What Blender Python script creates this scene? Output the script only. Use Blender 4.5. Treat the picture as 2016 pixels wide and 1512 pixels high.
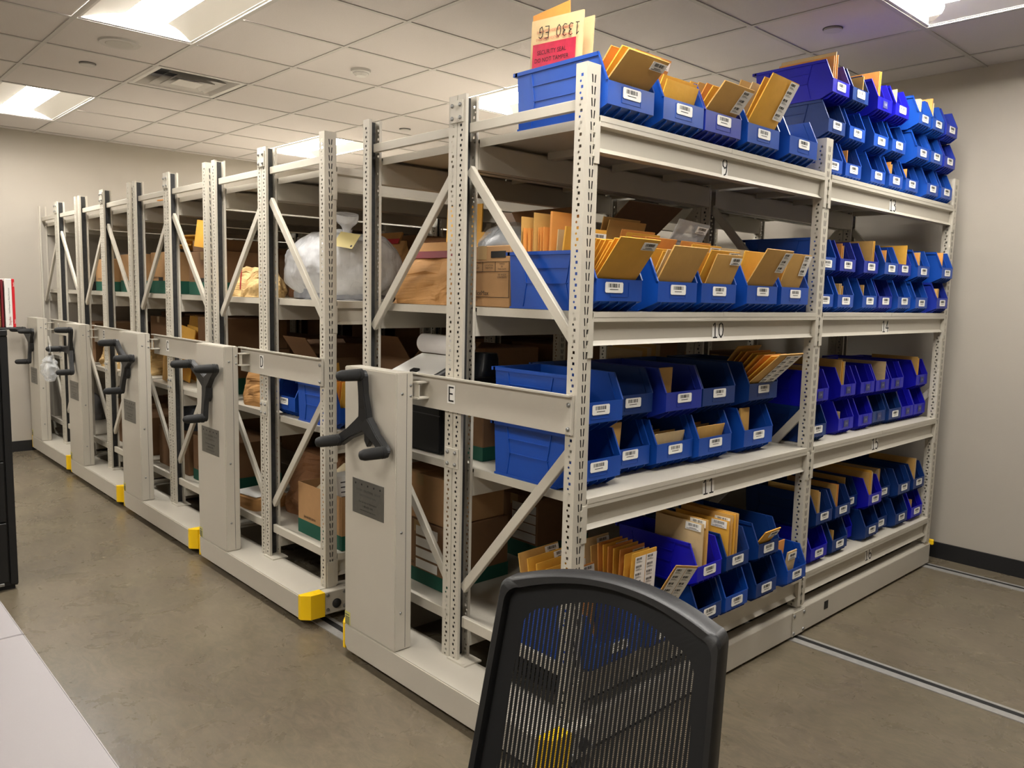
import bpy, bmesh, math, random
from mathutils import Vector, Matrix, noise
random.seed(11)
for o in list(bpy.data.objects): bpy.data.objects.remove(o, do_unlink=True)
S = bpy.context.scene
COL = S.collection
PI = math.pi
# ------------------------------------------------------------------ camera
CAM = Vector((1.674421, -1.830495, 1.535111))
YAW, PITCH, ROLL, FPX = 0.8230818, -0.1115132, 0.0233150, 1571.4985
fw = Vector((-math.sin(YAW)*math.cos(PITCH), math.cos(YAW)*math.cos(PITCH), math.sin(PITCH)))
rt = Vector((math.cos(YAW), math.sin(YAW), 0)); up = rt.cross(fw)
r2 = rt*math.cos(ROLL) + up*math.sin(ROLL); u2 = up*math.cos(ROLL) - rt*math.sin(ROLL)
cd = bpy.data.cameras.new('camera'); cam = bpy.data.objects.new('camera', cd); COL.objects.link(cam)
cam.matrix_world = Matrix(((r2.x, u2.x, -fw.x, CAM.x), (r2.y, u2.y, -fw.y, CAM.y), (r2.z, u2.z, -fw.z, CAM.z), (0, 0, 0, 1)))
cd.sensor_width = 36; cd.lens = FPX/2016*36; cd.clip_start = .02
S.camera = cam
# ------------------------------------------------------------------ world / exposure / light levels
w = bpy.data.worlds.new('world'); S.world = w; w.use_nodes = True
w.node_tree.nodes['Background'].inputs[0].default_value = (.5, .5, .5, 1)
w.node_tree.nodes['Background'].inputs[1].default_value = .03
S.view_settings.view_transform = 'Standard'; S.view_settings.look = 'None'
S.view_settings.gamma = 1; S.view_settings.use_curve_mapping = False
S.view_settings.exposure = 1.42
LIGHT = 21.0                      # radiance of the troffer lenses
LIGHT_COL = (1.0, .962, .905)
# ------------------------------------------------------------------ helpers
def srgb(r, g, b):
    f = lambda c: ((c/255+.055)/1.055)**2.4 if c > 10 else c/255/12.92
    return (f(r), f(g), f(b), 1)
def M(name, col, rough=.5, metal=0, var=0, vs=6, bump=0, bs=80, spec=.5, alpha=1, trans=0, emit=None, es=0, stretch=None, det=4):
    m = bpy.data.materials.new(name); m.use_nodes = True
    n = m.node_tree.nodes; l = m.node_tree.links; b = n['Principled BSDF']
    col = srgb(*col) if max(col) > 1 else (*col[:3], 1)
    b.inputs['Base Color'].default_value = col
    b.inputs['Roughness'].default_value = rough; b.inputs['Metallic'].default_value = metal
    b.inputs['Specular IOR Level'].default_value = spec
    b.inputs['Alpha'].default_value = alpha; b.inputs['Transmission Weight'].default_value = trans
    if emit:
        b.inputs['Emission Color'].default_value = (*emit, 1); b.inputs['Emission Strength'].default_value = es
    if var or bump:
        tc = n.new('ShaderNodeTexCoord'); src = tc.outputs['Object']
        if stretch:
            mp = n.new('ShaderNodeMapping'); mp.inputs['Scale'].default_value = stretch
            l.new(src, mp.inputs[0]); src = mp.outputs[0]
    if var:
        t = n.new('ShaderNodeTexNoise'); t.inputs['Scale'].default_value = vs; t.inputs['Detail'].default_value = det
        t.inputs['Roughness'].default_value = .65
        l.new(src, t.inputs['Vector'])
        r = n.new('ShaderNodeValToRGB'); r.color_ramp.elements[0].position = .3; r.color_ramp.elements[1].position = .7
        r.color_ramp.elements[0].color = tuple(c*(1-var) for c in col[:3])+(1,)
        r.color_ramp.elements[1].color = tuple(min(1, c*(1+var)) for c in col[:3])+(1,)
        l.new(t.outputs[0], r.inputs[0]); l.new(r.outputs[0], b.inputs['Base Color'])
    if bump:
        t = n.new('ShaderNodeTexNoise'); t.inputs['Scale'].default_value = bs; t.inputs['Detail'].default_value = 4
        l.new(src, t.inputs['Vector'])
        k = n.new('ShaderNodeBump'); k.inputs['Strength'].default_value = bump; k.inputs['Distance'].default_value = .01
        l.new(t.outputs[0], k.inputs['Height']); l.new(k.outputs[0], b.inputs['Normal'])
    return m
class MB:
    def __init__(s): s.v = []; s.f = []
    def face(s, pts):
        i = len(s.v); s.v += [tuple(p) for p in pts]; s.f.append(tuple(range(i, i+len(pts)))); return s
    def box(s, x0, y0, z0, x1, y1, z1):
        i = len(s.v)
        s.v += [(x, y, z) for z in (z0, z1) for y in (y0, y1) for x in (x0, x1)]
        s.f += [tuple(i+k for k in q) for q in ((0,2,3,1),(4,5,7,6),(0,1,5,4),(2,6,7,3),(0,4,6,2),(1,3,7,5))]; return s
    def prism(s, poly, ax, a, b):
        """polygon of 2-D points extruded along axis ax from a to b (other two axes in x<y<z order)"""
        def P(p, t): q = list(p); q.insert(ax, t); return tuple(q)
        n = len(poly); i = len(s.v)
        s.v += [P(p, a) for p in poly] + [P(p, b) for p in poly]
        s.f += [tuple(range(i+n-1, i-1, -1)), tuple(range(i+n, i+2*n))]
        for k in range(n): s.f.append((i+k, i+(k+1) % n, i+n+(k+1) % n, i+n+k))
        return s
    def bar(s, p0, p1, wd, th, side):
        """rectangular bar from p0 to p1; th along 'side', wd across"""
        p0, p1, sd = Vector(p0), Vector(p1), Vector(side).normalized()
        d = (p1-p0).normalized(); c = d.cross(sd).normalized()
        i = len(s.v)
        for p in (p0, p1):
            for a, b in ((-1,-1),(1,-1),(1,1),(-1,1)): s.v.append(tuple(p + c*wd/2*a + sd*th/2*b))
        s.f += [(i, i+3, i+2, i+1), (i+4, i+5, i+6, i+7)] + [(i+k, i+(k+1) % 4, i+4+(k+1) % 4, i+4+k) for k in range(4)]
        return s
    def tube(s, pts, rad, n=10, cap=True):
        pts = [Vector(p) for p in pts]; rad = rad if isinstance(rad, (list, tuple)) else [rad]*len(pts)
        i = len(s.v); ref = None
        for k, p in enumerate(pts):
            d = (pts[min(k+1, len(pts)-1)] - pts[max(k-1, 0)]).normalized()
            if ref is None: ref = d.orthogonal().normalized()
            a = (ref - d*ref.dot(d)).normalized(); ref = a; b = d.cross(a)
            for j in range(n):
                t = 2*PI*j/n; s.v.append(tuple(p + (a*math.cos(t)+b*math.sin(t))*rad[k]))
        for k in range(len(pts)-1):
            for j in range(n):
                s.f.append((i+k*n+j, i+k*n+(j+1) % n, i+(k+1)*n+(j+1) % n, i+(k+1)*n+j))
        if cap:
            s.f.append(tuple(i+j for j in range(n-1, -1, -1))); s.f.append(tuple(i+(len(pts)-1)*n+j for j in range(n)))
        return s
    def mesh(s, name, mat=None, smooth=False, bevel=0, seg=1, weld=False):
        me = bpy.data.meshes.new(name); me.from_pydata(s.v, [], s.f); me.update()
        if bevel or weld:
            bm = bmesh.new(); bm.from_mesh(me)
            bmesh.ops.remove_doubles(bm, verts=bm.verts, dist=1e-5)
            if bevel: bmesh.ops.bevel(bm, geom=list(bm.edges), offset=bevel, segments=seg, affect='EDGES', clamp_overlap=True)
            bmesh.ops.recalc_face_normals(bm, faces=bm.faces)
            bm.to_mesh(me); bm.free()
        if smooth:
            me.polygons.foreach_set('use_smooth', [True]*len(me.polygons))
            if smooth != 2: me.set_sharp_from_angle(angle=math.radians(42))
        if mat: me.materials.append(mat)
        return me
def ob(name, me, parent=None, loc=(0, 0, 0), rot=(0, 0, 0), mat=None, label=None, cat=None, group=None, kind=None):
    o = bpy.data.objects.new(name, me); COL.objects.link(o)
    o.location = loc; o.rotation_euler = rot
    if parent: o.parent = parent
    if mat and me is not None:
        o.material_slots[0].link = 'OBJECT'; o.material_slots[0].material = mat
    if label: o['label'] = label
    if cat: o['category'] = cat
    if group: o['group'] = group
    if kind: o['kind'] = kind
    return o
def thing(name, label, cat, loc=(0, 0, 0), rot=(0, 0, 0), group=None):
    return ob(name, None, None, loc, rot, None, label, cat, group)
def text_mesh(txt, size, mat, align='CENTER', space=1.0):
    c = bpy.data.curves.new('t', 'FONT'); c.body = txt; c.size = size; c.align_x = align; c.align_y = 'CENTER'; c.space_character = space
    c.resolution_u = 2
    o = bpy.data.objects.new('t', c); COL.objects.link(o)
    me = bpy.data.meshes.new_from_object(o); bpy.data.objects.remove(o, do_unlink=True)
    me.materials.clear(); me.materials.append(mat); return me
GLY = {'1': [[(.1,.8),(.3,1),(.3,0)],[(.1,0),(.5,0)]], '0': [[(.3,1),(.1,.8),(.05,.5),(.1,.2),(.3,0),(.5,.2),(.55,.5),(.5,.8),(.3,1)]],
 '9': [[(.52,.7),(.42,.5),(.25,.45),(.08,.58),(.06,.8),(.2,.98),(.38,1),(.5,.88),(.52,.7),(.48,.3),(.38,.08),(.2,0)]],
 '3': [[(.08,.9),(.28,1),(.5,.85),(.45,.6),(.25,.53),(.5,.42),(.55,.18),(.35,0),(.08,.06)]],
 '4': [[(.42,0),(.42,1),(.05,.32),(.58,.32)]], '5': [[(.5,1),(.14,1),(.1,.58),(.32,.62),(.52,.45),(.52,.18),(.34,0),(.08,.06)]],
 '6': [[(.5,.96),(.25,.92),(.1,.6),(.06,.28),(.2,.03),(.4,.02),(.54,.2),(.5,.44),(.3,.52),(.1,.4)]],
 'A': [[(0,0),(.3,1),(.6,0)],[(.12,.36),(.48,.36)]], 'B': [[(.08,0),(.08,1),(.38,1),(.52,.85),(.48,.6),(.3,.54),(.08,.54)],[(.3,.54),(.54,.42),(.55,.15),(.4,0),(.08,0)]],
 'C': [[(.56,.86),(.4,1),(.2,.95),(.06,.7),(.05,.3),(.18,.06),(.38,0),(.56,.14)]], 'D': [[(.08,0),(.08,1),(.3,1),(.5,.85),(.57,.5),(.5,.15),(.3,0),(.08,0)]],
 'E': [[(.55,1),(.08,1),(.08,0),(.55,0)],[(.08,.52),(.45,.52)]],
 'G': [[(.55,.85),(.35,1),(.1,.8),(.05,.4),(.25,0),(.5,.15),(.52,.45),(.3,.45)]], 'K': [[(.08,0),(.08,1)],[(.5,1),(.1,.5),(.55,0)]], ' ': []}
def strokes(txt, h, th, adv=.68):
    """hand-lettered strokes in the local XZ plane, centred, thickness in -y"""
    mb = MB(); wtot = h*adv*len(txt) - h*(adv-.6)
    for i, c in enumerate(txt):
        for pl in GLY[c]:
            q = [(x*h + i*adv*h - wtot/2, z*h - h/2) for x, z in pl]
            for a, b in zip(q[:-1], q[1:]):
                d = Vector((b[0]-a[0], b[1]-a[1])); d.normalize(); e = d*th*.35
                mb.bar((a[0]-e.x, 0, a[1]-e.y), (b[0]+e.x, 0, b[1]+e.y), th, .0006, (0, 1, 0))
    return mb
CACHE = {}
def cached(key, fn):
    if key not in CACHE: CACHE[key] = fn()
    return CACHE[key]
ORD = ['first','second','third','fourth','fifth','sixth','seventh','eighth','ninth','tenth','eleventh','twelfth','thirteenth','fourteenth','fifteenth','sixteenth','seventeenth','eighteenth','nineteenth','twentieth','twenty-first','twenty-second']
NW = {'9': 'nine', '10': 'ten', '11': 'eleven', '12': 'twelve', '13': 'thirteen', '14': 'fourteen', '15': 'fifteen', '16': 'sixteen'}
# ------------------------------------------------------------------ materials
STEEL = M('painted_steel', (190, 184, 170), .42, var=.03, vs=3)
STEEL2 = M('painted_panel', (187, 181, 168), .4, var=.02, vs=3, bump=.02, bs=500)
ZINC = M('zinc', (150, 150, 148), .35, .8, var=.15, vs=40)
ALU = M('rail_aluminium', (168, 166, 162), .35, .3, var=.12, vs=30)
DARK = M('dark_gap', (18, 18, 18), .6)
BLACKP = M('black_plastic', (26, 26, 27), .45, bump=.05, bs=400)
RUBBER = M('rubber', (22, 22, 22), .7)
YELLOW = M('yellow_paint', (250, 205, 8), .4)
PLATE = M('brushed_plate', (120, 118, 112), .35, .6, var=.06, vs=60)
WHITE = M('white_card', (240, 238, 232), .6)
INK = M('black_ink', (15, 15, 15), .6)
GREYINK = M('grey_ink', (75, 75, 75), .6)
REDINK = M('red_ink', (175, 20, 38), .5)
TILE = M('ceiling_tile', (194, 188, 185), .9, var=.03, vs=120, bump=.12, bs=240)
GRID = M('ceiling_grid', (174, 170, 165), .5)
WALLM = M('wall_paint', (172, 165, 153), .75, var=.015, vs=200, bump=.06, bs=300)
BASEM = M('baseboard_black', (24, 24, 26), .5)
LENS = M('lens', (255, 255, 255), .5, emit=LIGHT_COL, es=LIGHT)
PANELW = M('troffer_panel', (232, 229, 222), .45)
REFL = M('troffer_white', (196, 193, 188), .5)
BLUE = {'m': M('bin_blue', (14, 68, 158), .38, spec=.5, var=.05, vs=9), 'd': M('bin_dark_blue', (8, 48, 112), .42, var=.05, vs=9),
        'r': M('bin_royal_blue', (16, 16, 172), .38, var=.04, vs=9), 'i': M('bin_indigo', (24, 46, 150), .4, var=.04, vs=9)}
ENV = {'g': M('manila_gold', (226, 170, 62), .6, var=.07, vs=9, bump=.15, bs=25), 'k': M('kraft_envelope', (202, 158, 86), .65, var=.06, vs=9, bump=.12, bs=25),
       'o': M('orange_manila', (220, 148, 70), .6, var=.07, vs=9, bump=.15, bs=25), 't': M('tan_paper', (205, 178, 132), .7, var=.06, vs=12, bump=.1, bs=25)}
KRAFT = M('kraft_bag', (186, 138, 82), .75, var=.1, vs=10, bump=.35, bs=14)
KRAFTY = M('kraft_bag_pale', (205, 172, 116), .75, var=.12, vs=10, bump=.35, bs=14)
KRAFTD = M('kraft_bag_dark', (128, 86, 50), .75, var=.12, vs=10, bump=.35, bs=14)
CARD = M('corrugated', (172, 132, 88), .8, var=.05, vs=20)
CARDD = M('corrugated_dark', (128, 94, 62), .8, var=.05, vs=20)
GREEN = M('green_print', (18, 84, 66), .7)
POLY = M('clear_plastic', (242, 243, 245), .2, alpha=.70, bump=1.0, bs=26, stretch=(1, 1, .3))
POLYC = M('clear_plastic_small', (225, 228, 230), .15, alpha=.35, bump=.6, bs=30)
CLOTH = M('grey_bundle', (146, 148, 153), .9, var=.45, vs=5)
DARKBAG = M('dark_plastic', (30, 34, 40), .35, bump=.5, bs=14)
MAROON = M('maroon_tape', (122, 18, 32), .5)
TAG = M('tag_paper', (206, 190, 128), .7)
TABLE = M('table_laminate', (132, 126, 127), .42, var=.02, vs=300)
CAB = M('cabinet_black', (20, 21, 23), .42, bump=.04, bs=300)
def floor_mat():
    m = bpy.data.materials.new('polished_concrete'); m.use_nodes = True
    n = m.node_tree.nodes; l = m.node_tree.links; b = n['Principled BSDF']
    tc = n.new('ShaderNodeTexCoord')
    def nz(scale, det, dist=0, sc=(1, 1, 1)):
        mp = n.new('ShaderNodeMapping'); mp.inputs['Scale'].default_value = sc; l.new(tc.outputs['Object'], mp.inputs[0])
        t = n.new('ShaderNodeTexNoise'); t.inputs['Scale'].default_value = scale; t.inputs['Detail'].default_value = det
        t.inputs['Distortion'].default_value = dist; t.inputs['Roughness'].default_value = .62; l.new(mp.outputs[0], t.inputs['Vector']); return t.outputs[0]
    def ramp(src, a, b_, p0=.35, p1=.68):
        r = n.new('ShaderNodeValToRGB'); r.color_ramp.elements[0].position = p0; r.color_ramp.elements[1].position = p1
        r.color_ramp.elements[0].color = srgb(*a); r.color_ramp.elements[1].color = srgb(*b_); l.new(src, r.inputs[0]); return r.outputs[0]
    def mix(a, b_, fac, mode='MIX'):
        x = n.new('ShaderNodeMix'); x.data_type = 'RGBA'; x.blend_type = mode
        if isinstance(fac, float): x.inputs[0].default_value = fac
        else: l.new(fac, x.inputs[0])
        l.new(a, x.inputs[6]); l.new(b_, x.inputs[7]); return x.outputs[2]
    big = ramp(nz(1.3, 6, .8), (86, 78, 65), (126, 115, 94), .38, .62)
    hue = ramp(nz(2.2, 4, .5), (108, 96, 83), (110, 103, 82), .4, .62)
    fine = ramp(nz(9, 8, 2.2, (1, 2.2, 1)), (76, 69, 57), (136, 123, 102), .32, .68)
    c = mix(mix(big, hue, .4), fine, .38)
    speck = ramp(nz(160, 2), (90, 82, 67), (112, 102, 83), .35, .65)
    c = mix(c, speck, .18)
    l.new(c, b.inputs['Base Color'])
    rr = n.new('ShaderNodeMapRange'); rr.inputs[3].default_value = .18; rr.inputs[4].default_value = .40; l.new(nz(5, 5, 1), rr.inputs[0]); l.new(rr.outputs[0], b.inputs['Roughness'])
    k = n.new('ShaderNodeBump'); k.inputs['Strength'].default_value = .06; k.inputs['Distance'].default_value = .01
    l.new(nz(14, 6, 1.5), k.inputs['Height']); l.new(k.outputs[0], b.inputs['Normal'])
    return m
# ------------------------------------------------------------------ room
X0, X1, Y0, Y1, ZC = -6.68, 3.30, -3.65, 3.31, 2.88
def wallbox(name, a, b, mat): return ob(name, MB().box(*a, *b).mesh(name, mat), kind='structure')
wallbox('floor', (X0-.1, Y0-.1, -.1), (X1+.1, Y1+.1, 0), floor_mat())
wallbox('wall_left', (X0-.1, Y0-.1, 0), (X0, Y1+.1, 3.0), WALLM)
wallbox('wall_right', (X0, Y1, 0), (X1, Y1+.1, 3.0), WALLM)
wallbox('wall_front', (X1, Y0-.1, 0), (X1+.1, Y1+.1, 3.0), WALLM)
wallbox('wall_back', (X0, Y0-.1, 0), (X1, Y0, 3.0), WALLM)
wallbox('baseboard_left', (X0, Y0, 0), (X0+.012, Y1-.012, .097), BASEM)
wallbox('baseboard_right', (X0, Y1-.012, 0), (X1, Y1, .097), BASEM)
wallbox('baseboard_front', (X1-.012, Y0, 0), (X1, Y1-.012, .097), BASEM)
wallbox('baseboard_back', (X0+.012, Y0, 0), (X1-.012, Y0+.012, .097), BASEM)
ceil = wallbox('ceiling', (X0, Y0, 2.99), (X1, Y1, 3.0), TILE)
GX, GY = .598, .608
gx = [.02 + GX*k for k in range(-12, 7)]; gy = [-.012 + GY*k for k in range(-7, 7)]
LIGHTS = []                                                  # (x0,x1,y0,y1)
for ix in (-5.96, -2.97, .02):
    for iy in (-.62-4*GY, -.62, -.62+4*GY): LIGHTS.append((ix, ix+2*GX, iy, iy+GY))
DIFF = (-4.166, -3.568, -.012, .596)
grid = MB()
inside = lambda x, y: any(l[0]+.05 < x < l[1]-.05 and l[2]+.05 < y < l[3]-.05 for l in LIGHTS+[DIFF])
for x in gx:
    if not X0 < x < X1: continue
    for c, d in zip([Y0]+[g for g in gy if Y0 < g < Y1], [g for g in gy if Y0 < g < Y1]+[Y1]):
        if not inside(x, (c+d)/2): grid.box(x-.012, c, ZC-.001, x+.012, d, ZC+.003)
for y in gy:
    if Y0 < y < Y1: grid.box(X0, y-.012, ZC-.0005, X1, y+.012, ZC+.0025)
# leave openings where the lights and the air diffuser sit
ob('ceiling_grid', grid.mesh('ceiling_grid', GRID), ceil)
for x0, x1 in zip([-99]+gx, gx+[99]):
    for y0, y1 in zip([-99]+gy, gy+[99]):
        a, b, c, d = max(x0, X0), min(x1, X1), max(y0, Y0), min(y1, Y1)
        if b-a < .02 or d-c < .02: continue
        mx, my = (a+b)/2, (c+d)/2
        if any(l[0] < mx < l[1] and l[2] < my < l[3] for l in LIGHTS+[DIFF]): continue
        key = ('tile', round(b-a, 3), round(d-c, 3))
        me = cached(key, lambda: MB().box(-(b-a)/2+.010, -(d-c)/2+.010, 0, (b-a)/2-.010, (d-c)/2-.010, .015).mesh('ceiling_tile', TILE))
        ob('ceiling_tile', me, ceil, (mx, my, ZC+.004))
# recessed lights
def troffer(l, label):
    x0, x1, y0, y1 = l; mx, my = (x0+x1)/2, (y0+y1)/2; hx, hy = GX-.014, GY/2-.014
    t = thing('ceiling_light', label, 'ceiling light', (mx, my, ZC), group='recessed ceiling lights')
    f = MB()
    for a in ((-hx, -hy, hx, -hy+.014), (-hx, hy-.014, hx, hy), (-hx, -hy, -hx+.014, hy), (hx-.014, -hy, hx, hy)):
        f.box(a[0], a[1], .004, a[2], a[3], .009)
    f.box(-hx, -hy, .008, -hx+.004, hy, .085).box(hx-.004, -hy, .008, hx, hy, .085)
    f.box(-hx, -hy, .083, hx, hy, .087)
    ob('frame', cached('troff_f', lambda: f.mesh('troffer_frame', REFL)), t)
    hl = .105; ex = hx-.008; fl = lambda y: ex-.13+.125*min(1, max(0, (y-hl)/(hy-.02-hl)))**1.7
    for s in (-1, 1):                                        # sloping white side panels, the lens sits above their inner edge
        r = MB(); ys = [hl+(hy-.006-hl)*k/10 for k in range(11)]
        for a, b in zip(ys[:-1], ys[1:]):
            za, zb = [.034-.029*(y-hl)/(hy-hl) for y in (a, b)]; xa, xb = fl(a), fl(b)
            r.face([(-xa, s*a, za), (xa, s*a, za), (xb, s*b, zb), (-xb, s*b, zb)])
        ob('side_panel', cached(('troff_r', s), lambda: r.mesh('side_panel', PANELW, 2, weld=True)), t)
    ob('lens', cached('troff_l', lambda: MB().face([(-ex, -hy+.006, .050), (-ex, hy-.006, .050), (ex, hy-.006, .050), (ex, -hy+.006, .050)]).mesh('lens', LENS)), t)
names = ['recessed ceiling light at the far corner by the left wall, behind the camera side', 'recessed ceiling light at the left picture edge, nearest the left wall', 'recessed ceiling light seen low behind carriages C and D',
         'recessed ceiling light over the desk side of the room, outside the view', 'large recessed ceiling light cut off by the top left picture edge', 'recessed ceiling light half hidden behind the top bin of carriage E',
         'recessed ceiling light above the camera, outside the view', 'recessed ceiling light above the desk chair, outside the view', 'recessed ceiling light at the top right picture corner']
for l, nm in zip(LIGHTS, names): troffer(l, nm)
# square ceiling diffuser
t = thing('air_diffuser', 'square stepped white air diffuser set in the ceiling grid', 'air vent', ((DIFF[0]+DIFF[1])/2, (DIFF[2]+DIFF[3])/2, ZC))
h = GX/2-.014
def ring(a, b, z0, z1):
    m = MB()
    for k in range(4):
        c = lambda s, z: [(-s, -s, z), (s, -s, z), (s, s, z), (-s, s, z)]
        A, B = c(a, z0), c(b, z1); n = (k+1) % 4
        m.face([A[k], A[n], B[n], B[k]])
        m.face([(p[0], p[1], p[2]+.004) for p in (B[k], B[n], A[n], A[k])])
    return m
ob('frame', ring(h, h-.03, .003, .004).mesh('frame', REFL), t)
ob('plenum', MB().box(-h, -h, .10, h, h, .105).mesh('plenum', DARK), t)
ob('cone', ring(h-.03, h-.07, .004, .06).mesh('cone', REFL), t)
ob('cone', ring(.19, .12, .002, .05).mesh('cone', REFL), t)
ob('cone', ring(.135, .08, -.004, .03).mesh('cone', REFL), t)
ob('centre_plate', MB().box(-.085, -.085, -.002, .085, .085, .003).mesh('centre_plate', REFL, bevel=.002), t)
# round fittings
def disc(name, label, cat, x, y, r, parts, group=None):
    t = thing(name, label, cat, (x, y, ZC), group=group)
    for nm, r0, r1, z0, z1, mt in parts:
        ob(nm, MB().tube([(0, 0, z0), (0, 0, z1)], [r0, r1], 32).mesh(nm, mt), t)
disc('ceiling_speaker', 'round ceiling speaker in the tile beside the top left light', 'speaker', -3.25, -.315, .13,
     [('ring', .112, .105, .006, -.006, GRID), ('grille', .075, .07, -.006, -.008, M('grille', (176, 172, 166), .8))])
for x, y, lb in ((-3.85, -.32, 'round concealed sprinkler cover left of the air diffuser'), (-.305, 2.12, 'round concealed sprinkler cover at top right, above the stacked bins'), (-3.98, 2.13, 'round concealed sprinkler cover low over the shelving')):
    disc('sprinkler_cover', lb, 'sprinkler', x, y, .05, [('plate', .042, .045, .004, -.008, GRID), ('rim', .048, .048, .005, .001, GREYINK)], 'sprinkler covers')
disc('smoke_detector', 'white round smoke detector in the middle of the ceiling', 'smoke detector', -2.71, .91, .06,
     [('base', .06, .06, .006, -.012, REFL), ('head', .055, .03, -.012, -.036, REFL), ('vent_ring', .048, .048, -.016, -.020, GREYINK)])
# floor rails
for k, (y, lb) in enumerate(((-.01, 'flush steel floor rail nearest the crank handles'), (1.54, 'flush steel floor rail running out under the middle of carriage E'), (3.11, 'flush steel floor rail along the right wall'))):
    t = thing('floor_rail', lb, 'rail', (0, y, 0), group='floor rails')
    ob('rail_plate', MB().box(X0+.05, -.056, 0, X1-.05, -.016, .004).mesh('rail_plate', ALU), t)
    ob('rail_plate', MB().box(X0+.05, .018, 0, X1-.05, .034, .003).mesh('rail_plate', ALU), t)
    ob('rail_groove', MB().box(X0+.05, -.018, 0, X1-.05, .018, .001).mesh('rail_groove', DARK), t)
# ------------------------------------------------------------------ mobile shelving carriages
D_, W_, G_, H_ = .616, .046, .003, 2.233
UD = .060; ZB = .147
LV = (2.085, 1.487, .887, .30)
FY = (0, 1.524, 3.048)
PIT = .0349
def upright_mesh(sg):
    mb = MB(); n = int((H_-ZB)/PIT)
    def cell(P, u0, u1, z0, z1, hole):
        n_ = len(hole)
        if n_ == 4: o = [(u0, z0), (u1, z0), (u1, z1), (u0, z1)]
        else: o = [(u0, z0), ((u0+u1)/2, z0), (u1, z0), (u1, (z0+z1)/2), (u1, z1), ((u0+u1)/2, z1), (u0, z1), (u0, (z0+z1)/2)]
        for k in range(n_):
            j = (k+1) % n_
            mb.face([P(*o[k]), P(*o[j]), P(*hole[j]), P(*hole[k])])
    def octo(cx, cz, r):
        return [(cx+r*math.cos(a), cz+r*math.sin(a)) for a in [(-135+45*k)*PI/180 for k in range(8)]]
    for yy in (0, UD):
        P = lambda u, z: (sg*(-W_+u), yy, z)
        for i in range(n):
            z = ZB+i*PIT; m = z+PIT/2
            s = .0046; cx = .026
            cell(P, 0, W_, m, z+PIT, [(cx-s, m+.0085-s), (cx+s, m+.0085-s), (cx+s, m+.0085+s), (cx-s, m+.0085+s)])
            cell(P, 0, W_, z, m, octo(.020, z+.0085, .0040))
        mb.face([P(0, ZB+n*PIT), P(W_, ZB+n*PIT), P(W_, H_), P(0, H_)])
    Q = lambda y, z: (0, y, z)
    for i in range(n):
        z = ZB+i*PIT; a, b = z+.005, z+.029
        cell(Q, 0, UD/2, z, z+PIT, [(.0230, a), (.0278, a), (.0256, b), (.0204, b)])
        cell(Q, UD/2, UD, z, z+PIT, [(.0329, a), (.0377, a), (.0403, b), (.0351, b)])
    mb.face([Q(0, ZB+n*PIT), Q(UD, ZB+n*PIT), Q(UD, H_), Q(0, H_)])
    for y0, y1 in ((0, .012), (UD-.012, UD)):
        mb.face([(-sg*W_, y0, ZB), (-sg*W_, y1, ZB), (-sg*W_, y1, H_), (-sg*W_, y0, H_)])
    return mb.mesh('upright', STEEL)
UPR = {s: upright_mesh(s) for s in (1, -1)}
LINER = {s: MB().box(*((-.009, .007, ZB, -.006, UD-.007, H_-.004) if s > 0 else (.006, .007, ZB, .009, UD-.007, H_-.004))).mesh('inner_shade_strip', M('galvanised_shaded%d' % s, (52, 52, 52), .5, var=.3, vs=40)) for s in (1, -1)}  # added galvanised liner, coloured dark so the slots look shaded
BL = FY[1]-UD-.004
def beam_mesh(sg):
    pr = [(.004, -.017), (.004, -.031), (-.015, -.036), (-.017, -.092), (-.004, -.107), (-.045, -.107), (-.045, -.017)]
    mb = MB(); mb.prism([(sg*x, z) for x, z in pr], 1, 0, BL)
    return mb.mesh('beam', STEEL, weld=True)
BEAM = {s: beam_mesh(s) for s in (1, -1)}
def bracket_mesh(sg, e):
    mb = MB(); f = lambda a: sg*a
    x0, x1 = sorted((f(.0008), f(.0045)))
    y0, y1 = sorted((0, -e*.022)); mb.box(x0, y0, -.145, x1, y1, -.022)
    for k in range(3):
        ya, yb = sorted((-e*.022, -e*.028)); mb.box(x0, ya, -.055-.035*k, x1, yb, -.035-.035*k)
    return mb.mesh('beam_bracket', STEEL)
BRK = {(s, e): bracket_mesh(s, e) for s in (1, -1) for e in (1, -1)}
def deck_mesh():
    mb = MB(); l = BL/2-.002; x0, x1 = -D_+.002, .005
    mb.box(x0, 0, -.003, x1, l, 0)
    mb.box(x1-.003, 0, -.017, x1, l, -.003).box(x0, 0, -.017, x0+.003, l, -.003)
    mb.box(x0+.05, 0, -.030, x1-.05, .003, -.003).box(x0+.05, l-.003, -.030, x1-.05, l, -.003)
    mb.box(x0+.05, l/2-.02, -.03, x1-.05, l/2+.02, -.003)
    return mb.mesh('shelf_panel', STEEL)
DECK = deck_mesh()
def bars(pts):
    mb = MB()
    for a, b, wd in pts: mb.bar((a[0], 0, a[1]), (b[0], 0, b[1]), wd, .016, (0, 1, 0))
    return mb
BR = [('brace', (-D_+W_-.004, 2.118), (-W_+.004, 2.118), .034), ('brace', (-D_+W_-.006, 1.975), (-W_+.006, 1.385), .036),
      ('brace', (-W_+.006, 1.045), (-D_+W_-.006, .425), .036), ('brace', (-D_+W_-.004, .298), (-W_+.004, .298), .042)]
BRM = {}
for s in (1, -1):
    for i, (nm, a, b, wd) in enumerate(BR):
        mb = MB(); A = (s*a[0], 0, a[1]); B = (s*b[0], 0, b[1]); mb.bar(A, B, wd, .018, (0, 1, 0)); BRM[s, i] = mb.mesh('brace', STEEL, bevel=.002)
FOOT = MB().box(-.03, -.012, 0, .075, .072, .006).tube([(.055, .0, .005), (.055, .0, .0075)], .008, 10).mesh('foot_plate', STEEL)
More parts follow.
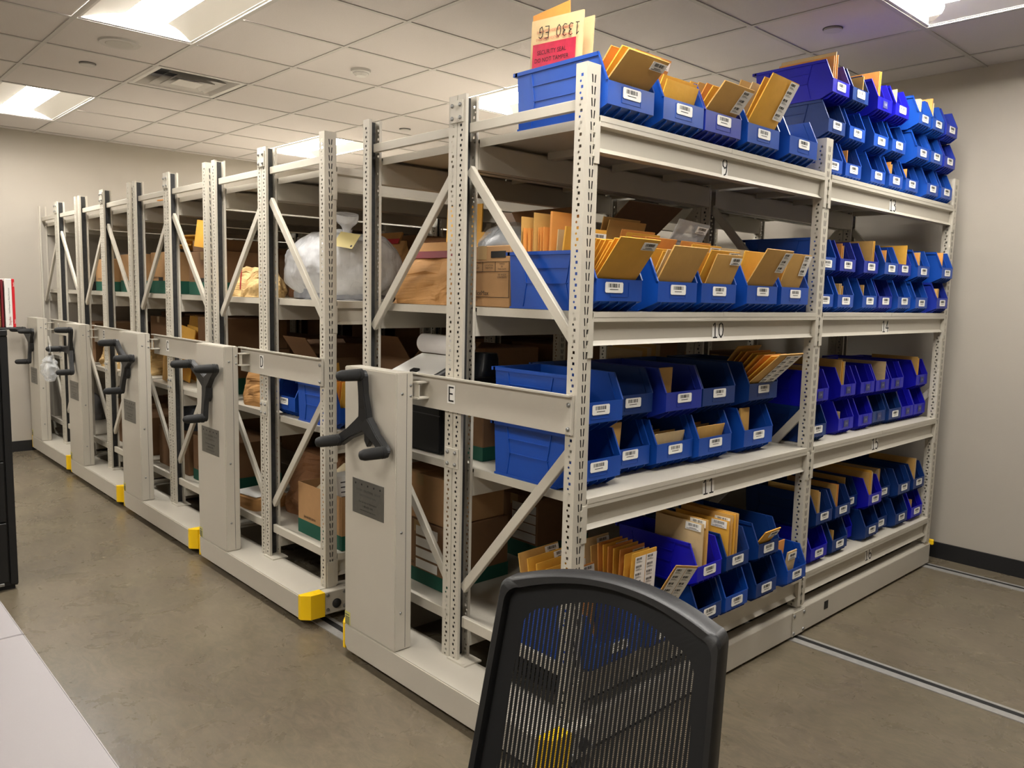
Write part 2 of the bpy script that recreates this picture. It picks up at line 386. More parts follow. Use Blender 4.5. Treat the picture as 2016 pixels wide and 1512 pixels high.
SPL = MB().box(-.036, -.004, -.038, .036, 0, .038).mesh('splice_plate', STEEL, bevel=.001)
BOLT = MB().tube([(0, 0, 0), (0, -.004, 0), (0, -.007, 0)], [.0075, .0075, .004], 8).mesh('bolt', ZINC, True)
SCREW = MB().tube([(0, 0, 0), (.003, 0, 0), (.0045, 0, 0)], [.006, .0045, .001], 8).mesh('screw', ZINC, True)
PANEL = MB().box(-1.148, -.139, ZB+.001, -.782, -.062, 1.234).mesh('end_panel', STEEL2, bevel=.004, seg=2)
BASEF = MB().prism([(-1.13, .036), (-1.15, .058), (-1.15, ZB), (0, ZB), (0, .036)], 1, -.139, .055).mesh('base_front', STEEL2, bevel=.004, seg=2)
BASEB = MB().box(-1.225, 3.02, .036, -.01, 3.125, ZB-.01).mesh('base_rear', STEEL2, bevel=.003)
def rail_mesh(s):
    return MB().prism([(s*(0)-(.0 if s > 0 else 1.235), .014), (s*0-(0 if s > 0 else 1.235), .128), (-.012 if s > 0 else -1.223, .141), (-.06 if s > 0 else -1.175, .141), (-.06 if s > 0 else -1.175, .014)], 1, .056, 3.13).mesh('base_side_rail', STEEL2, bevel=.002)
RAILS = {s: rail_mesh(s) for s in (1, -1)}
BUMP = MB().prism([(0, -.1405), (.020, -.1405), (.054, -.106), (.055, -.034), (0, -.034)], 2, .036, .150).tube([(.028, -.07, .150), (.028, -.07, .1508)], .010, 14).mesh('corner_bumper', YELLOW, bevel=.002)
BUMPL = MB().prism([(-1.1505, -.138), (-1.165, -.138), (-1.2, -.11), (-1.2, -.034), (-1.1505, -.034)], 2, .036, .150).mesh('corner_bumper', YELLOW, bevel=.002)
BUMPB = MB().box(-.03, 3.131, .120, .014, 3.150, .152).mesh('corner_bumper', YELLOW, bevel=.004)
EPLATE = MB().box(.001, -.033, .040, .050, .085, .147).mesh('axle_plate', STEEL2, bevel=.003)
AXLE = MB().tube([(0, 0, 0), (.006, 0, 0), (.014, 0, 0)], [.022, .022, .012], 16).mesh('axle_cap', BLACKP, True)
PBOLT = MB().tube([(0, 0, 0), (.004, 0, 0), (.006, 0, 0)], [.009, .008, .004], 10).mesh('bolt', ZINC, True)
POSTB = MB().box(.001, .008, .148, .006, .052, .27).box(.006, .018, .165, .0065, .022, .25).box(.006, .038, .165, .0065, .042, .25).mesh('post_bracket', STEEL, bevel=.001)
WHEEL = MB().tube([(0, -.012, 0), (0, .012, 0)], .033, 16).mesh('wheel', ZINC)
BAND = MB().box(-.86, -.013, 1.100, -.008, -.003, 1.226).box(-.86, -.030, 1.222, -.008, -.0131, 1.228).mesh('cross_band', STEEL2)
LINK = MB().box(-.781, -.066, 1.135, -.748, -.0135, 1.141).box(-.781, -.066, 1.195, -.748, -.0135, 1.201).box(-.781, -.058, 1.141, -.752, -.054, 1.195).mesh('link_bracket', STEEL)
GROOVE = MB().box(-.7822, -.092, ZB+.01, -.7812, -.0905, 1.23).mesh('seam', GREYINK)
NPL = MB().box(-.1125, -.002, -.071, .1125, 0, .071).mesh('nameplate', PLATE, bevel=.0006)
CARDM = MB().box(-.022, -.0008, -.034, .022, 0, .034).mesh('letter_card', WHITE)
def crank_mesh(R=.185):
    hub = MB().tube([(0, .0, 0), (0, -.022, 0), (0, -.030, 0)], [.030, .034, .020], 20)
    for k in range(3):
        a = 2*PI*k/3 + PI/2; d = Vector((math.cos(a), 0, math.sin(a))); c = Vector((-math.sin(a), 0, math.cos(a)))
        sec = [(.0, .044, -.010, -.034), (.05, .036, -.012, -.036), (.11, .026, -.018, -.042), (R, .026, -.022, -.048), (R+.018, .016, -.024, -.046)]
        i = len(hub.v)
        for r, hw, y0, y1 in sec:
            for sx, yy, k2 in ((-1, y0, 1), (1, y0, 1), (1, y1, .75), (-1, y1, .75)):
                hub.v.append(tuple(d*r + c*hw*sx*k2 + Vector((0, yy, 0))))
        for q in range(len(sec)-1):
            for j in range(4): hub.f.append((i+q*4+j, i+q*4+(j+1) % 4, i+(q+1)*4+(j+1) % 4, i+(q+1)*4+j))
        hub.f.append(tuple(i+4*(len(sec)-1)+j for j in range(4)))
    return hub.mesh('crank_handle', BLACKP, bevel=.003, seg=2)
CRANK = crank_mesh()
GRIP = MB().tube([(0, -.038, 0), (0, -.052, 0), (0, -.054, 0), (0, -.058, 0), (0, -.060, 0), (0, -.125, 0), (0, -.140, 0), (0, -.147, 0)], [.024, .024, .021, .021, .0235, .0215, .017, .006], 18).mesh('grip', RUBBER, True)
LEVER = MB().prism([(-.022, -.02), (.022, -.02), (.020, -.075), (0, -.10), (-.020, -.075)], 1, -.024, -.002).mesh('brake_lever', BLACKP, bevel=.004)
STICK = MB().box(0, -.0005, 0, .042, 0, .055).mesh('caution_sticker', M('sticker_yellow', (196, 190, 110), .5))
STICKP = MB().box(.003, -.0004, .040, .034, 0, .044).box(.006, -.0004, .0, .010, 0, .030).box(.014, -.0004, .0, .018, 0, .030).box(.022, -.0004, .0, .026, 0, .030).box(.030, -.0004, .0, .034, 0, .030).box(.004, -.0004, .031, .036, 0, .034).mesh('pictogram', GREYINK)
def nameplate_texts():
    out = []
    for txt, sz, z in (('SYSTEM', .013, None), ):
        pass
    return [(text_mesh('SYSTEM', .0125, GREYINK), -.062, .028), (text_mesh('SOLUTIONS', .0125, INK), .004, .028), (text_mesh('GROUP', .0125, GREYINK), .068, .028),
            (text_mesh('DIRECT STORAGE FILING', .0105, GREYINK), 0, .008), (text_mesh('For Service or Information', .0118, INK), 0, -.018),
            (text_mesh('1 800-825-1083', .0118, INK), 0, -.035), (text_mesh('www.systemsolutionsgroup.com', .0085, INK), 0, -.051)]
NT = nameplate_texts()
DOT = MB().tube([(0, -.0004, 0), (0, -.0008, 0)], .0042, 10).mesh('dot', INK)
NUMB = {0: ('9', '10', '11', None), 1: ('13', '14', '15', '16')}
def carriage(letter, xo, ang, label, hand_x=-.962):
    t = thing('mobile_shelving_carriage', label, 'mobile shelving', (xo, 0, 0), group='mobile shelving carriages')
    P = lambda nm, me, loc=(0, 0, 0), rot=(0, 0, 0), par=t: ob(nm, me, par, loc, rot)
    P('base_front', BASEF); P('base_rear', BASEB)
    for s in (1, -1): P('base_side_rail', RAILS[s])
    P('corner_bumper', BUMP); P('corner_bumper', BUMPL); P('corner_bumper', BUMPB)
    ep = P('axle_plate', EPLATE)
    P('axle_cap', AXLE, (.050, .028, .085), (0, 0, 0), ep)
    for y, z in ((-.018, .062), (-.018, .132), (.070, .062), (.070, .132)): P('bolt', PBOLT, (.050, y, z), (0, 0, 0), ep)
    P('post_bracket', POSTB)
    for x in (-.15, -1.08):
        for y in (-.01, 1.54, 3.08): P('wheel', WHEEL, (x, y, .037))
    pn = P('end_panel', PANEL); P('seam', GROOVE, par=pn)
    for y, z in ((-.112, 1.155), (-.112, .62), (-.112, .30), (-.074, 1.185), (-.074, 1.145)): P('screw', SCREW, (-.7822, y, z), (0, 0, 0), pn)
    npl = P('nameplate', NPL, (-.972, -.1392, .716))
    for k in range(5): P('mark', DOT, (-.088+.044*k, -.0018, .052), (0, 0, 0), npl)
    for me, x, z in NT: P('lettering', me, (x, -.0024, z), (PI/2, 0, 0), npl)
    ck = P('crank_handle', CRANK, (hand_x, -.1395, 1.03), (0, -ang, 0))
    for k in range(3):
        a = 2*PI*k/3 + PI/2; P('grip', GRIP, (.185*math.cos(a), 0, .185*math.sin(a)), (0, 0, 0), ck)
    P('brake_lever', LEVER, (hand_x+.015, -.1395, 1.03))
    st = P('caution_sticker', STICK, (-1.146, -.1393, ZB+.004)); P('pictogram', STICKP, (0, -.0006, 0), (0, 0, 0), st)
    bd = P('cross_band', BAND)
    P('bolt', BOLT, (-.022, -.013, 1.195), par=bd); P('bolt', BOLT, (-.022, -.013, 1.118), par=bd)
    P('link_bracket', LINK)
    lc = P('letter_card', CARDM, (-.612, -.0134, 1.166)); P('letter', cached('L'+letter, lambda: strokes(letter, .050, .006).mesh('letter', INK)), (0, -.0013, 0), (0, 0, 0), lc)
    # two rows of frames, back to back
    for row, (s, xr) in enumerate(((1, 0), (-1, -2*D_-G_))):
        for k, y in enumerate(FY):
            for sg, xu in ((s, xr), (-s, xr-s*D_)):
                u_ = P('upright', UPR[sg], (xu, y, 0)); P('inner_shade_strip', LINER[sg], (0, 0, 0), (0, 0, 0), u_)
            for i in range(4): P('brace', BRM[s, i], (xr, y+UD/2, 0))
        for bay in (0, 1):
            y = FY[bay]+UD+.002
            for li, z in enumerate(LV):
                for back in (0, 1):
                    ss = s if not back else -s; xb = xr if not back else xr-s*D_
                    b = P('beam', BEAM[ss], (xb, y, z))
                    if not back:
                        P('beam_bracket', BRK[s, 1], (0, 0, 0), (0, 0, 0), b); P('beam_bracket', BRK[s, -1], (0, BL, 0), (0, 0, 0), b)
                for h in (0, 1):
                    P('shelf_panel', DECK, (xr if s > 0 else xr+D_, y+h*(BL/2+.001), z))
    xm = -D_-G_/2
    for k, y in enumerate(FY[:1]):
        for z in (2.175, .925):
            sp = P('splice_plate', SPL, (xm, -.001, z))
            for dx in (-.022, .022):
                for dz in (-.022, .022): P('bolt', BOLT, (dx, -.004, dz), (0, 0, 0), sp)
    P('foot_plate', FOOT, (xm+.03, 0, ZB))
    if letter == 'E':
        for bay in (0, 1):
            for li, tx in enumerate(NUMB[bay]):
                if not tx: continue
                yy = {'9': .78, '10': .79, '11': .78, '13': 2.28, '14': 2.30, '15': 2.28, '16': 2.30}[tx]
                nc = P('number_card', cached('ncard%d' % len(tx), lambda: MB().box(-.019*len(tx), -.0008, -.034, .019*len(tx), 0, .034).mesh('number_card', WHITE)), (-.0155, yy, LV[li]-.066), (-.045, 0, PI/2))
                P('number', cached('N'+tx, lambda: strokes(tx, .058, .0058).mesh('number', INK)), (0, -.0013, 0), (0, 0, 0), nc)
        sp = P('rail_splice_plate', MB().box(.0005, 1.49, .016, .005, 1.60, .128).mesh('rail_splice_plate', STEEL, bevel=.001))
        for y in (1.50, 1.59):
            for z in (.03, .112): P('bolt', PBOLT, (.005, y, z), (0, 0, 0), sp)
        P('access_hole', MB().box(.0002, 1.80, .065, .0012, 1.84, .105).mesh('access_hole', DARK))
    return t
XC = {'E': 0, 'D': -1.551, 'C': -2.868, 'B': -4.181, 'A': -5.473}
carriage('E', XC['E'], 0, 'pale grey mobile shelving carriage lettered E, nearest, loaded with blue bins')
carriage('D', XC['D'], PI/3, 'pale grey mobile shelving carriage lettered D, second nearest, holding the big clear bag')
carriage('C', XC['C'], PI/3-.25, 'pale grey mobile shelving carriage lettered C, in the middle of the row')
carriage('B', XC['B'], PI/2, 'pale grey mobile shelving carriage lettered B, with a plastic bag hung on its crank')
carriage('A', XC['A'], PI/3, 'pale grey mobile shelving carriage farthest away, beside the left wall')
# ------------------------------------------------------------------ blue bins
def bin_mesh(L, W, H, rim, fb, fset, tset):
    mb = MB(); t = .003; xb = -L+.022
    prof = [(0, fb), (-fset, 0), (xb, 0), (xb-.012, H), (-tset, H), (0, rim)]
    for s in (-1, 1):
        a, b = sorted((s*W/2, s*(W/2-t))); mb.prism([(x, z) for x, z in prof], 1, a, b)
    i0, i1 = -W/2+t, W/2-t
    mb.prism([(xb, 0), (-fset, 0), (-fset, t), (xb, t)], 1, i0, i1)                      # floor
    mb.prism([(xb, 0), (xb+t, 0), (xb-.012+t, H), (xb-.012, H)], 1, i0, i1)              # back
    mb.prism([(-t, fb), (0, fb), (0, rim), (-t, rim)], 1, i0, i1)                        # front
    mb.prism([(-fset, 0), (0, fb), (-t, fb+t), (-fset, t)], 1, i0, i1)                   # sloping underside
    for s in (-1, 1):                                                                     # rolled rims
        a, b = sorted((s*W/2, s*(W/2+.004)))
        mb.box(xb-.02, a, H-.012, -tset, b, H)
        mb.prism([(-tset-.004, H), (-tset, H), (0, rim), (-.006, rim)], 1, *sorted((s*W/2, s*(W/2+.004))))
        mb.prism([(-tset-.030, H-.004), (-tset-.024, H-.004), (-.028, rim), (-.034, rim)], 1, *sorted((s*(W/2-t), s*(W/2-t-.003))))
        mb.prism([(xb-.004, 0), (-fset+.004, 0), (-fset+.004, .007), (xb-.004, .007)], 1, *sorted((s*W/2, s*(W/2+.0035))))
        # side ribs: a tapering recess outline
        bx0, bx1 = xb+.16*L, -tset-.20*L
        rb = sorted((s*W/2, s*(W/2+.0028)))
        mb.prism([(bx0-.012, .92*H), (bx0-.007, .92*H), (bx0+.010, .45*H), (bx0+.005, .45*H)], 1, *rb)
        mb.prism([(bx0+.005, .45*H), (bx0+.010, .45*H), (bx0-.004, .04*H), (bx0-.009, .04*H)], 1, *rb)
        mb.prism([(bx1+.012, .92*H), (bx1+.007, .92*H), (bx1-.010, .45*H), (bx1-.005, .45*H)], 1, *rb)
        mb.prism([(bx1-.005, .45*H), (bx1-.010, .45*H), (bx1+.010, .04*H), (bx1+.015, .04*H)], 1, *rb)
        for z in (.72, .46): mb.box(bx0, rb[0], z*H-.003, bx1, rb[1], z*H)
    mb.box(xb-.030, -W/2-.004, H-.012, xb-.010, W/2+.004, H)                              # back lip
    n = 5
    for k in range(n):                                                                    # fins under the hopper front
        y = -W/2 + W*(k+.5)/n
        mb.prism([(-.002, fb), (-fset, 0), (-.52*fset, .0), (-.004, fb-.008)], 1, y-.0016, y+.0016)
    lw = min(.075, W*.36)                                                                  # label recess outline
    zc = rim*.5+fb*.5
    mb.box(0, -lw/2-.008, zc-.022, .0012, lw/2+.008, zc-.020).box(0, -lw/2-.010, zc-.022, .0012, -lw/2-.007, zc+.026).box(0, lw/2+.007, zc-.022, .0012, lw/2+.010, zc+.026)
    me = mb.mesh('bin_body', BLUE['m']); return me
BIG = dict(L=.415, W=.228, H=.194, rim=.104, fb=.034, fset=.085, tset=.042)
SML = dict(L=.385, W=.160, H=.166, rim=.082, fb=.026, fset=.055, tset=.036)
BINM = {'B': bin_mesh(**BIG), 'S': bin_mesh(**SML)}
BINP = {'B': BIG, 'S': SML}
def barcode_mesh(w, h, seed, lines=1):
    r = random.Random(seed); mb = MB(); x = -w*.32
    while x < w*.30:
        b = r.choice((.010, .014, .022))*w*1.6
        mb.box(x, -.0004, 0, x+b, 0, h*.36); x += b + r.choice((.012, .02, .03))*w*1.4
    mb.box(-w*.25, -.0004, -h*.22, w*.22, 0, -h*.16)
    if lines > 1: mb.box(-w*.4, -.0004, -h*.36, w*.35, 0, -h*.31)
    return mb.mesh('barcode', INK)
def card_mesh(w, h):
    c = .12*h
    return MB().prism([(-w/2+c, -h/2), (w/2-c, -h/2), (w/2, -h/2+c), (w/2, h/2-c), (w/2-c, h/2), (-w/2+c, h/2), (-w/2, h/2-c), (-w/2, -h/2+c)], 1, -.0008, 0).mesh('label_card', WHITE)
CARDS = {'B': card_mesh(.088, .034), 'S': card_mesh(.080, .034)}
BCODE = {k: [barcode_mesh(.088 if k == 'B' else .080, .034, s) for s in range(5)] for k in 'BS'}
INSERT = M('grey_insert', (58, 62, 110), .5)
def insert_mesh():
    return MB().box(-.024, -.0008, -.016, .024, 0, .016).mesh('label_insert', INSERT)
INS = insert_mesh()
INTX = text_mesh('CBB', .014, M('insert_ink', (150, 150, 165), .6))
CN = {'m': 'blue', 'd': 'dark blue', 'r': 'royal blue', 'i': 'indigo blue'}
def wbin(shelf, size, x, y, z, col, desc, lab, ly=0):
    t = thing('storage_bin', '%s plastic bin, %s' % (CN[col], desc), 'storage bin', (x, y, z), group='blue bins on carriage E')
    ob('bin_body', BINM[size], t, mat=BLUE[col])
    p = BINP[size]
    if lab == 'card':
        zc = p['rim']-.005-.017
        c = ob('label_card', CARDS[size], t, (.0015, ly, zc-random.uniform(0, .008)), (random.uniform(-.04, .04)*0, 0, PI/2))
        ob('barcode', random.choice(BCODE[size]), c, (0, -.0009, 0))
    elif lab == 'insert':
        c = ob('label_insert', INS, t, (.0015, ly, (p['rim']+p['fb'])/2), (0, 0, PI/2))
        ob('lettering', INTX, c, (0, -.0012, 0), (PI/2, 0, 0))
    return t
# envelopes -------------------------------------------------------
def env_mesh(w, h, t, bend=0):
    mb = MB(); nx, nz = 6, 6; i = len(mb.v)
    for sd in (-1, 1):
        for a in range(nx+1):
            for b in range(nz+1):
                u, v = a/nx, b/nz
                bulge = (1-abs(2*u-1)**5)*(1-abs(2*v-1)**5)
                y = sd*(t*.16 + t*.34*bulge) + bend*(v*v)*h
                mb.v.append(((u-.5)*w, y, v*h))
    N = (nx+1)*(nz+1)
    for sd in (0, 1):
        for a in range(nx):
            for b in range(nz):
                q = [i+sd*N+a*(nz+1)+b, i+sd*N+(a+1)*(nz+1)+b, i+sd*N+(a+1)*(nz+1)+b+1, i+sd*N+a*(nz+1)+b+1]
                mb.f.append(tuple(q if sd == 0 else q[::-1]))
    edge = [(a, 0) for a in range(nx+1)] + [(nx, b) for b in range(1, nz+1)] + [(a, nz) for a in range(nx-1, -1, -1)] + [(0, b) for b in range(nz-1, 0, -1)]
    for k in range(len(edge)):
        p, q = edge[k], edge[(k+1) % len(edge)]
        ip, iq = i+p[0]*(nz+1)+p[1], i+q[0]*(nz+1)+q[1]
        mb.f.append((ip, ip+N, iq+N, iq))
    return mb.mesh('envelope', ENV['g'], True)
STK = MB().box(-.035, -.0006, -.014, .035, 0, .014).mesh('address_label', WHITE)
STKB = [barcode_mesh(.07, .03, 20+s, 2) for s in range(4)]
def sheet_mesh(n): return MB().box(-.03, -.0006, -.0145*n, .03, 0, .0145*n).mesh('label_sheet', WHITE)
def sheetbar_mesh(n, seed):
    r = random.Random(seed); mb = MB()
    for k in range(n):
        z = (k-(n-1)/2)*.029; x = -.024
        while x < .006:
            b = r.choice((.001, .0015, .0025)); mb.box(x, -.0004, z+.001, x+b, 0, z+.010); x += b+r.choice((.001, .002, .003))
        for q in range(2): mb.box(-.024, -.0004, z-.004-.004*q, .0+.01*q, 0, z-.003-.004*q)
    return mb.mesh('barcode', INK)
SHEETS = {n: (sheet_mesh(n), sheetbar_mesh(n, n)) for n in (3, 4, 5, 6)}
EC = {'g': 'golden manila', 'k': 'kraft', 'o': 'orange manila', 't': 'tan paper'}
def env(x, y, z, w, h, lean=0, yaw=PI/2, tilt=0, t=.012, col='g', lab=None, desc='', bend=0, group='envelopes standing in the blue bins', front=-1):
    if abs(lean) < 1.2: z += t*.18*abs(math.sin(lean)) + w/2*abs(math.sin(tilt)) + .0015
    else: z += t*.55
    me = cached(('env', round(w, 2), round(h, 2), round(t, 3), bend), lambda: env_mesh(round(w, 2), round(h, 2), round(t, 3), bend))
    o = ob('envelope', me, None, (x, y, z), (lean, tilt, yaw), ENV[col], '%s envelope, %s' % (EC[col], desc), 'envelope', group)
    yb = lambda v: -(t*.51)+bend*v*v*h - .0004
    if lab == 's':
        c = ob('address_label', STK, o, (w/2-.042, yb(.88), h-.022), (-.06-2*bend*.88, 0, 0)); ob('barcode', random.choice(STKB), c, (0, -.0007, 0))
    elif lab and lab[0] == 'c':
        n = int(lab[1]); c = ob('label_sheet', SHEETS[n][0], o, (w/2-.036, yb(.6)-.001, h-.008-.0145*n), (-.02, 0, 0)); ob('barcode', SHEETS[n][1], c, (0, -.0007, 0))
    elif lab and lab[0] == 'd':
        n = int(lab[1])
        for k in (0, 1):
            c = ob('label_sheet', SHEETS[n][0], o, (w/2-.036-.064*k, yb(.6)-.001, h-.008-.0145*n), (-.02, 0, 0)); ob('barcode', SHEETS[n][1], c, (0, -.0007, 0))
    return o
def envs(b, lst):
    """b: bin dict; lst of dicts from front to back"""
    prev = None; n = 0
    for e in lst:
        e = dict(e); s = e.pop('s'); dy = e.pop('dy', 0); dz = e.pop('dz', .004); t = e.get('t', .012)
        ln = e['lean']; inw = b['W']/2-.006
        if 'yaw' not in e:                                   # keep leaning envelopes clear of the bin's rim, of its sides and of each other
            e['w'] = min(e['w'], 2*inw-.004); room = max(0, inw-e['w']/2-abs(e.get('tilt', 0))*.02); dy = max(-room, min(room, dy))
            if s > -b['fset']-.02: dz = max(dz, b['fb']*(1+(min(s, -.02-max(0, b['rim']-.03)*math.tan(max(0, ln)))+.012)/b['fset'])+.008)
            tn = math.tan(ln); lim = -.007-t*.55/math.cos(ln) - (max(0, b['rim']-dz)*tn if ln > 0 else 0)
            s = min(s, lim)
            if prev:
                ps, pl, pz, pt = prev; zz = min(pz, e['h']*math.cos(ln)); sep = (t+pt)*.60/math.cos(max(ln, pl))
                s = min(s, ps-sep, ps-sep+zz*(math.tan(pl)-tn))
            if s < -b['L']+.040+t*.5-(min(0, tn)*b['H']): continue   # the bin is full
            prev = (s, ln, e['h']*math.cos(ln), t)
        else:
            e['w'] = min(e['w'], b['L']-.062); dz = max(dz, b['fb']+.006); s = max(-b['L']+.036+e['w']/2, min(s, -.016-e['w']/2))
            lo = -inw+t*.5+.003; dy = max(lo+max(0, math.sin(ln))*e['h'], min(-lo, dy))
        env(b['x']+s, b['y']+dy, b['z']+dz, desc='%s from the front in the %s' % (ORD[n], b['desc']), **e); n += 1
SHELF = {}
def row(shelf, tier, size, z, items, ntier):
    tn = {1: [''], 2: ['lower ', 'upper '], 3: ['bottom ', 'middle ', 'top ']}[ntier][tier]
    for i, it in enumerate(items):
        x, y, col, lab = it[:4]; ly = it[4] if len(it) > 4 else 0
        desc = '%s from left in %srow of shelf %s' % (ORD[i], tn, NW[shelf])
        sz = 'B' if (shelf, tier, i) == ('12', 0, 0) else size
        wbin(shelf, sz, x, y, z, col, desc, lab, ly)
        SHELF[shelf, tier, i+1] = dict(x=x, y=y, z=z, **{k: BINP[sz][k] for k in ('rim', 'W', 'L', 'H', 'fb', 'fset')}, desc='%s bin of %sshelf %s' % (ORD[i], tn, NW[shelf]))
c = 'card'; n_ = 'insert'
Z9, Z10, Z11, Z12 = [z+.001 for z in LV]
TB, TS = .1945, .1665
row('9', 0, 'B', Z9, [(.02, .186, 'm', c), (.02, .465, 'm', c), (.02, .705, 'i', c), (.02, .98, 'm', c), (.02, 1.29, 'm', c)], 1)
row('10', 0, 'B', Z10, [(0, .188, 'm', c, -.03), (0, .504, 'm', c), (0, .762, 'm', c), (0, 1.07, 'm', c), (0, 1.332, 'm', c)], 1)
row('11', 0, 'B', Z11, [(-.06, .185, 'm', c), (-.12, .425, 'm', c), (-.10, .672, 'm', c), (-.08, .915, 'm', c), (-.08, 1.243, 'm', c)], 2)
row('11', 1, 'B', Z11+TB, [(-.06, .185, 'm', c), (-.12, .43, 'd', c), (-.085, .695, 'i', c), (-.09, .94, 'd', c), (-.08, 1.262, 'd', c)], 2)
row('12', 0, 'S', Z12, [(.06, .180, 'm', c), (.06, .44, 'm', c), (.06, .715, 'd', c), (.06, .905, 'm', c), (.06, 1.13, 'd', c), (.06, 1.385, 'm', c)], 2)
row('12', 1, 'S', Z12+TS, [(.06, .70, 'r', c), (.06, .895, 'd', c), (.06, 1.13, 'd', c)], 2)
row('13', 0, 'S', Z9, [(-.04, 1.687, 'm', c), (-.04, 1.88, 'm', c), (-.03, 2.125, 'm', c), (-.02, 2.31, 'm', c), (-.02, 2.51, 'm', c), (0, 2.735, 'm', c), (0, 2.935, 'm', c)], 3)
row('13', 1, 'S', Z9+TS, [(-.04, 1.69, 'd', c), (-.04, 1.895, 'm', c), (-.03, 2.13, 'm', c), (-.02, 2.315, 'm', c), (0, 2.57, 'm', c), (0, 2.755, 'm', c), (0, 2.945, 'i', c)], 3)
row('13', 2, 'S', Z9+2*TS, [(-.03, 1.685, 'r', c), (-.03, 1.88, 'd', c), (-.02, 2.12, 'r', n_), (-.01, 2.30, 'r', c), (0, 2.56, 'm', c), (0, 2.745, 'm', c), (0, 2.94, 'i', c)], 3)
row('14', 0, 'S', Z10, [(-.04, 1.685, 'm', c), (-.03, 1.87, 'm', c), (-.03, 2.13, 'm', c), (-.03, 2.315, 'i', c), (-.01, 2.50, 'm', c), (0, 2.705, 'm', c), (.02, 2.945, 'i', c)], 2)
row('14', 1, 'S', Z10+TS, [(-.04, 1.685, 'm', c), (-.04, 1.89, 'i', c), (-.03, 2.12, 'i', c), (-.01, 2.31, 'm', c), (-.02, 2.50, 'i', c), (0, 2.70, 'm', c), (.03, 2.955, 'm', c)], 2)
row('15', 0, 'S', Z11, [(-.04, 1.70, 'd', c), (-.06, 2.03, 'r', n_), (-.06, 2.25, 'r', n_), (-.07, 2.44, 'd', n_), (-.06, 2.62, 'd', c), (-.06, 2.79, 'r', n_), (-.06, 2.96, 'r', n_)], 2)
row('15', 1, 'S', Z11+TS, [(-.04, 1.70, 'r', n_), (-.06, 2.03, 'r', n_), (-.06, 2.25, 'r', n_), (-.06, 2.43, 'r', n_), (-.06, 2.62, 'r', n_), (-.14, 2.79, 'r', n_), (-.06, 2.96, 'r', n_)], 2)
row('16', 0, 'S', Z12, [(-.02, 1.75, 'r', c), (-.02, 1.965, 'd', c), (-.08, 2.15, 'r', n_), (-.02, 2.335, 'd', c), (-.05, 2.515, 'd', c), (-.02, 2.715, 'd', c), (-.02, 2.93, 'r', c)], 2)
row('16', 1, 'S', Z12+TS, [(-.02, 1.78, 'd', c), (-.02, 1.975, 'd', c), (-.07, 2.165, 'd', c), (-.02, 2.345, 'r', c), (-.05, 2.525, 'd', c), (-.02, 2.72, 'd', c), (-.02, 2.93, 'd', c)], 2)
def F(s, h, lean=0, w=.19, **k): return dict(s=s, h=h, lean=math.radians(lean), w=w, **k)
def stack(n, s0, s1, h0, h1, l0, l1, w=.19, cols='g', lab=None, dy=0, t=.012, **k):
    out = []
    for i in range(n):
        a = i/max(1, n-1); j = random.uniform
        out.append(F(s0+(s1-s0)*a, h0+(h1-h0)*a+j(-.006, .006), l0+(l1-l0)*a, w=w+j(-.006, .006), col=cols[i % len(cols)], lab=lab if not isinstance(lab, list) else lab[i % len(lab)], dy=dy+j(-.006, .006), t=t, **k))
    return out
B_ = lambda sh, t, i: SHELF[sh, t, i]
# shelf 9
envs(B_('9', 0, 1), [F(-.06, .18, 48, w=.20, t=.016, col='k', lab='s', dz=.06)] + stack(2, -.09, -.13, .19, .19, 44, 40, w=.195, cols='gog', lab='s', t=.014, dz=.06))
envs(B_('9', 0, 2), [F(-.06, .15, 20, col='g', w=.18)] + stack(4, -.10, -.20, .19, .225, 26, 14, cols='goo', lab=None, w=.185) + [F(-.25, .30, 22, w=.20, col='o', lab='s'), F(-.29, .26, 12, col='g', w=.19)])
envs(B_('9', 0, 3), [F(-.06, .24, 42, col='k', lab='c3', w=.19, t=.016)] + stack(6, -.095, -.20, .22, .235, 38, 14, cols='gok', lab='s', w=.19))
envs(B_('9', 0, 4), [F(-.055, .285, 30, col='g', lab='c5', w=.19, t=.016, tilt=.03), F(-.085, .28, 28, col='g', w=.17, dy=-.01), F(-.115, .27, 26, col='t', w=.18, dy=-.015), F(-.15, .28, 22, col='k', w=.17, dy=-.02), F(-.24, .22, 8, col='g', w=.19), F(-.28, .23, 4, col='g', w=.19)])
# shelf 10
envs(B_('10', 0, 1), stack(7, -.062, -.135, .262, .255, 38, 30, w=.200, cols='g', lab=['s', 's'], t=.010, dy=.0) + [F(-.155, .265, 8, w=.2, col='g', lab='s', t=.02), F(-.175, .26, 4, w=.19, col='t', lab='c4'), F(-.205, .32, 2, w=.19, col='o', t=.03)]
     + stack(3, -.235, -.265, .268, .268, 1, 0, w=.19, cols='oo') + [F(-.285, .315, 0, w=.20, col='k', t=.01)] + stack(3, -.298, -.33, .27, .27, 0, -1, w=.19, cols='o') + [F(-.345, .31, -1, w=.20, col='k', t=.012), F(-.362, .26, -2, w=.18, col='t', lab='c4'), F(-.385, .31, -2, w=.2, col='g', t=.012)])
envs(B_('10', 0, 2), [F(-.055, .225, 30, w=.195, col='k', t=.016), F(-.08, .22, 28, w=.19, col='t', lab='s'), F(-.10, .22, 26, w=.18, col='g')] + stack(3, -.13, -.17, .23, .23, 24, 22, cols='go') + stack(5, -.2, -.29, .275, .29, 26, 20, cols='og', w=.19) + [F(-.325, .33, 16, w=.21, col='k', t=.012), F(-.345, .335, 14, w=.21, col='k', t=.012)])
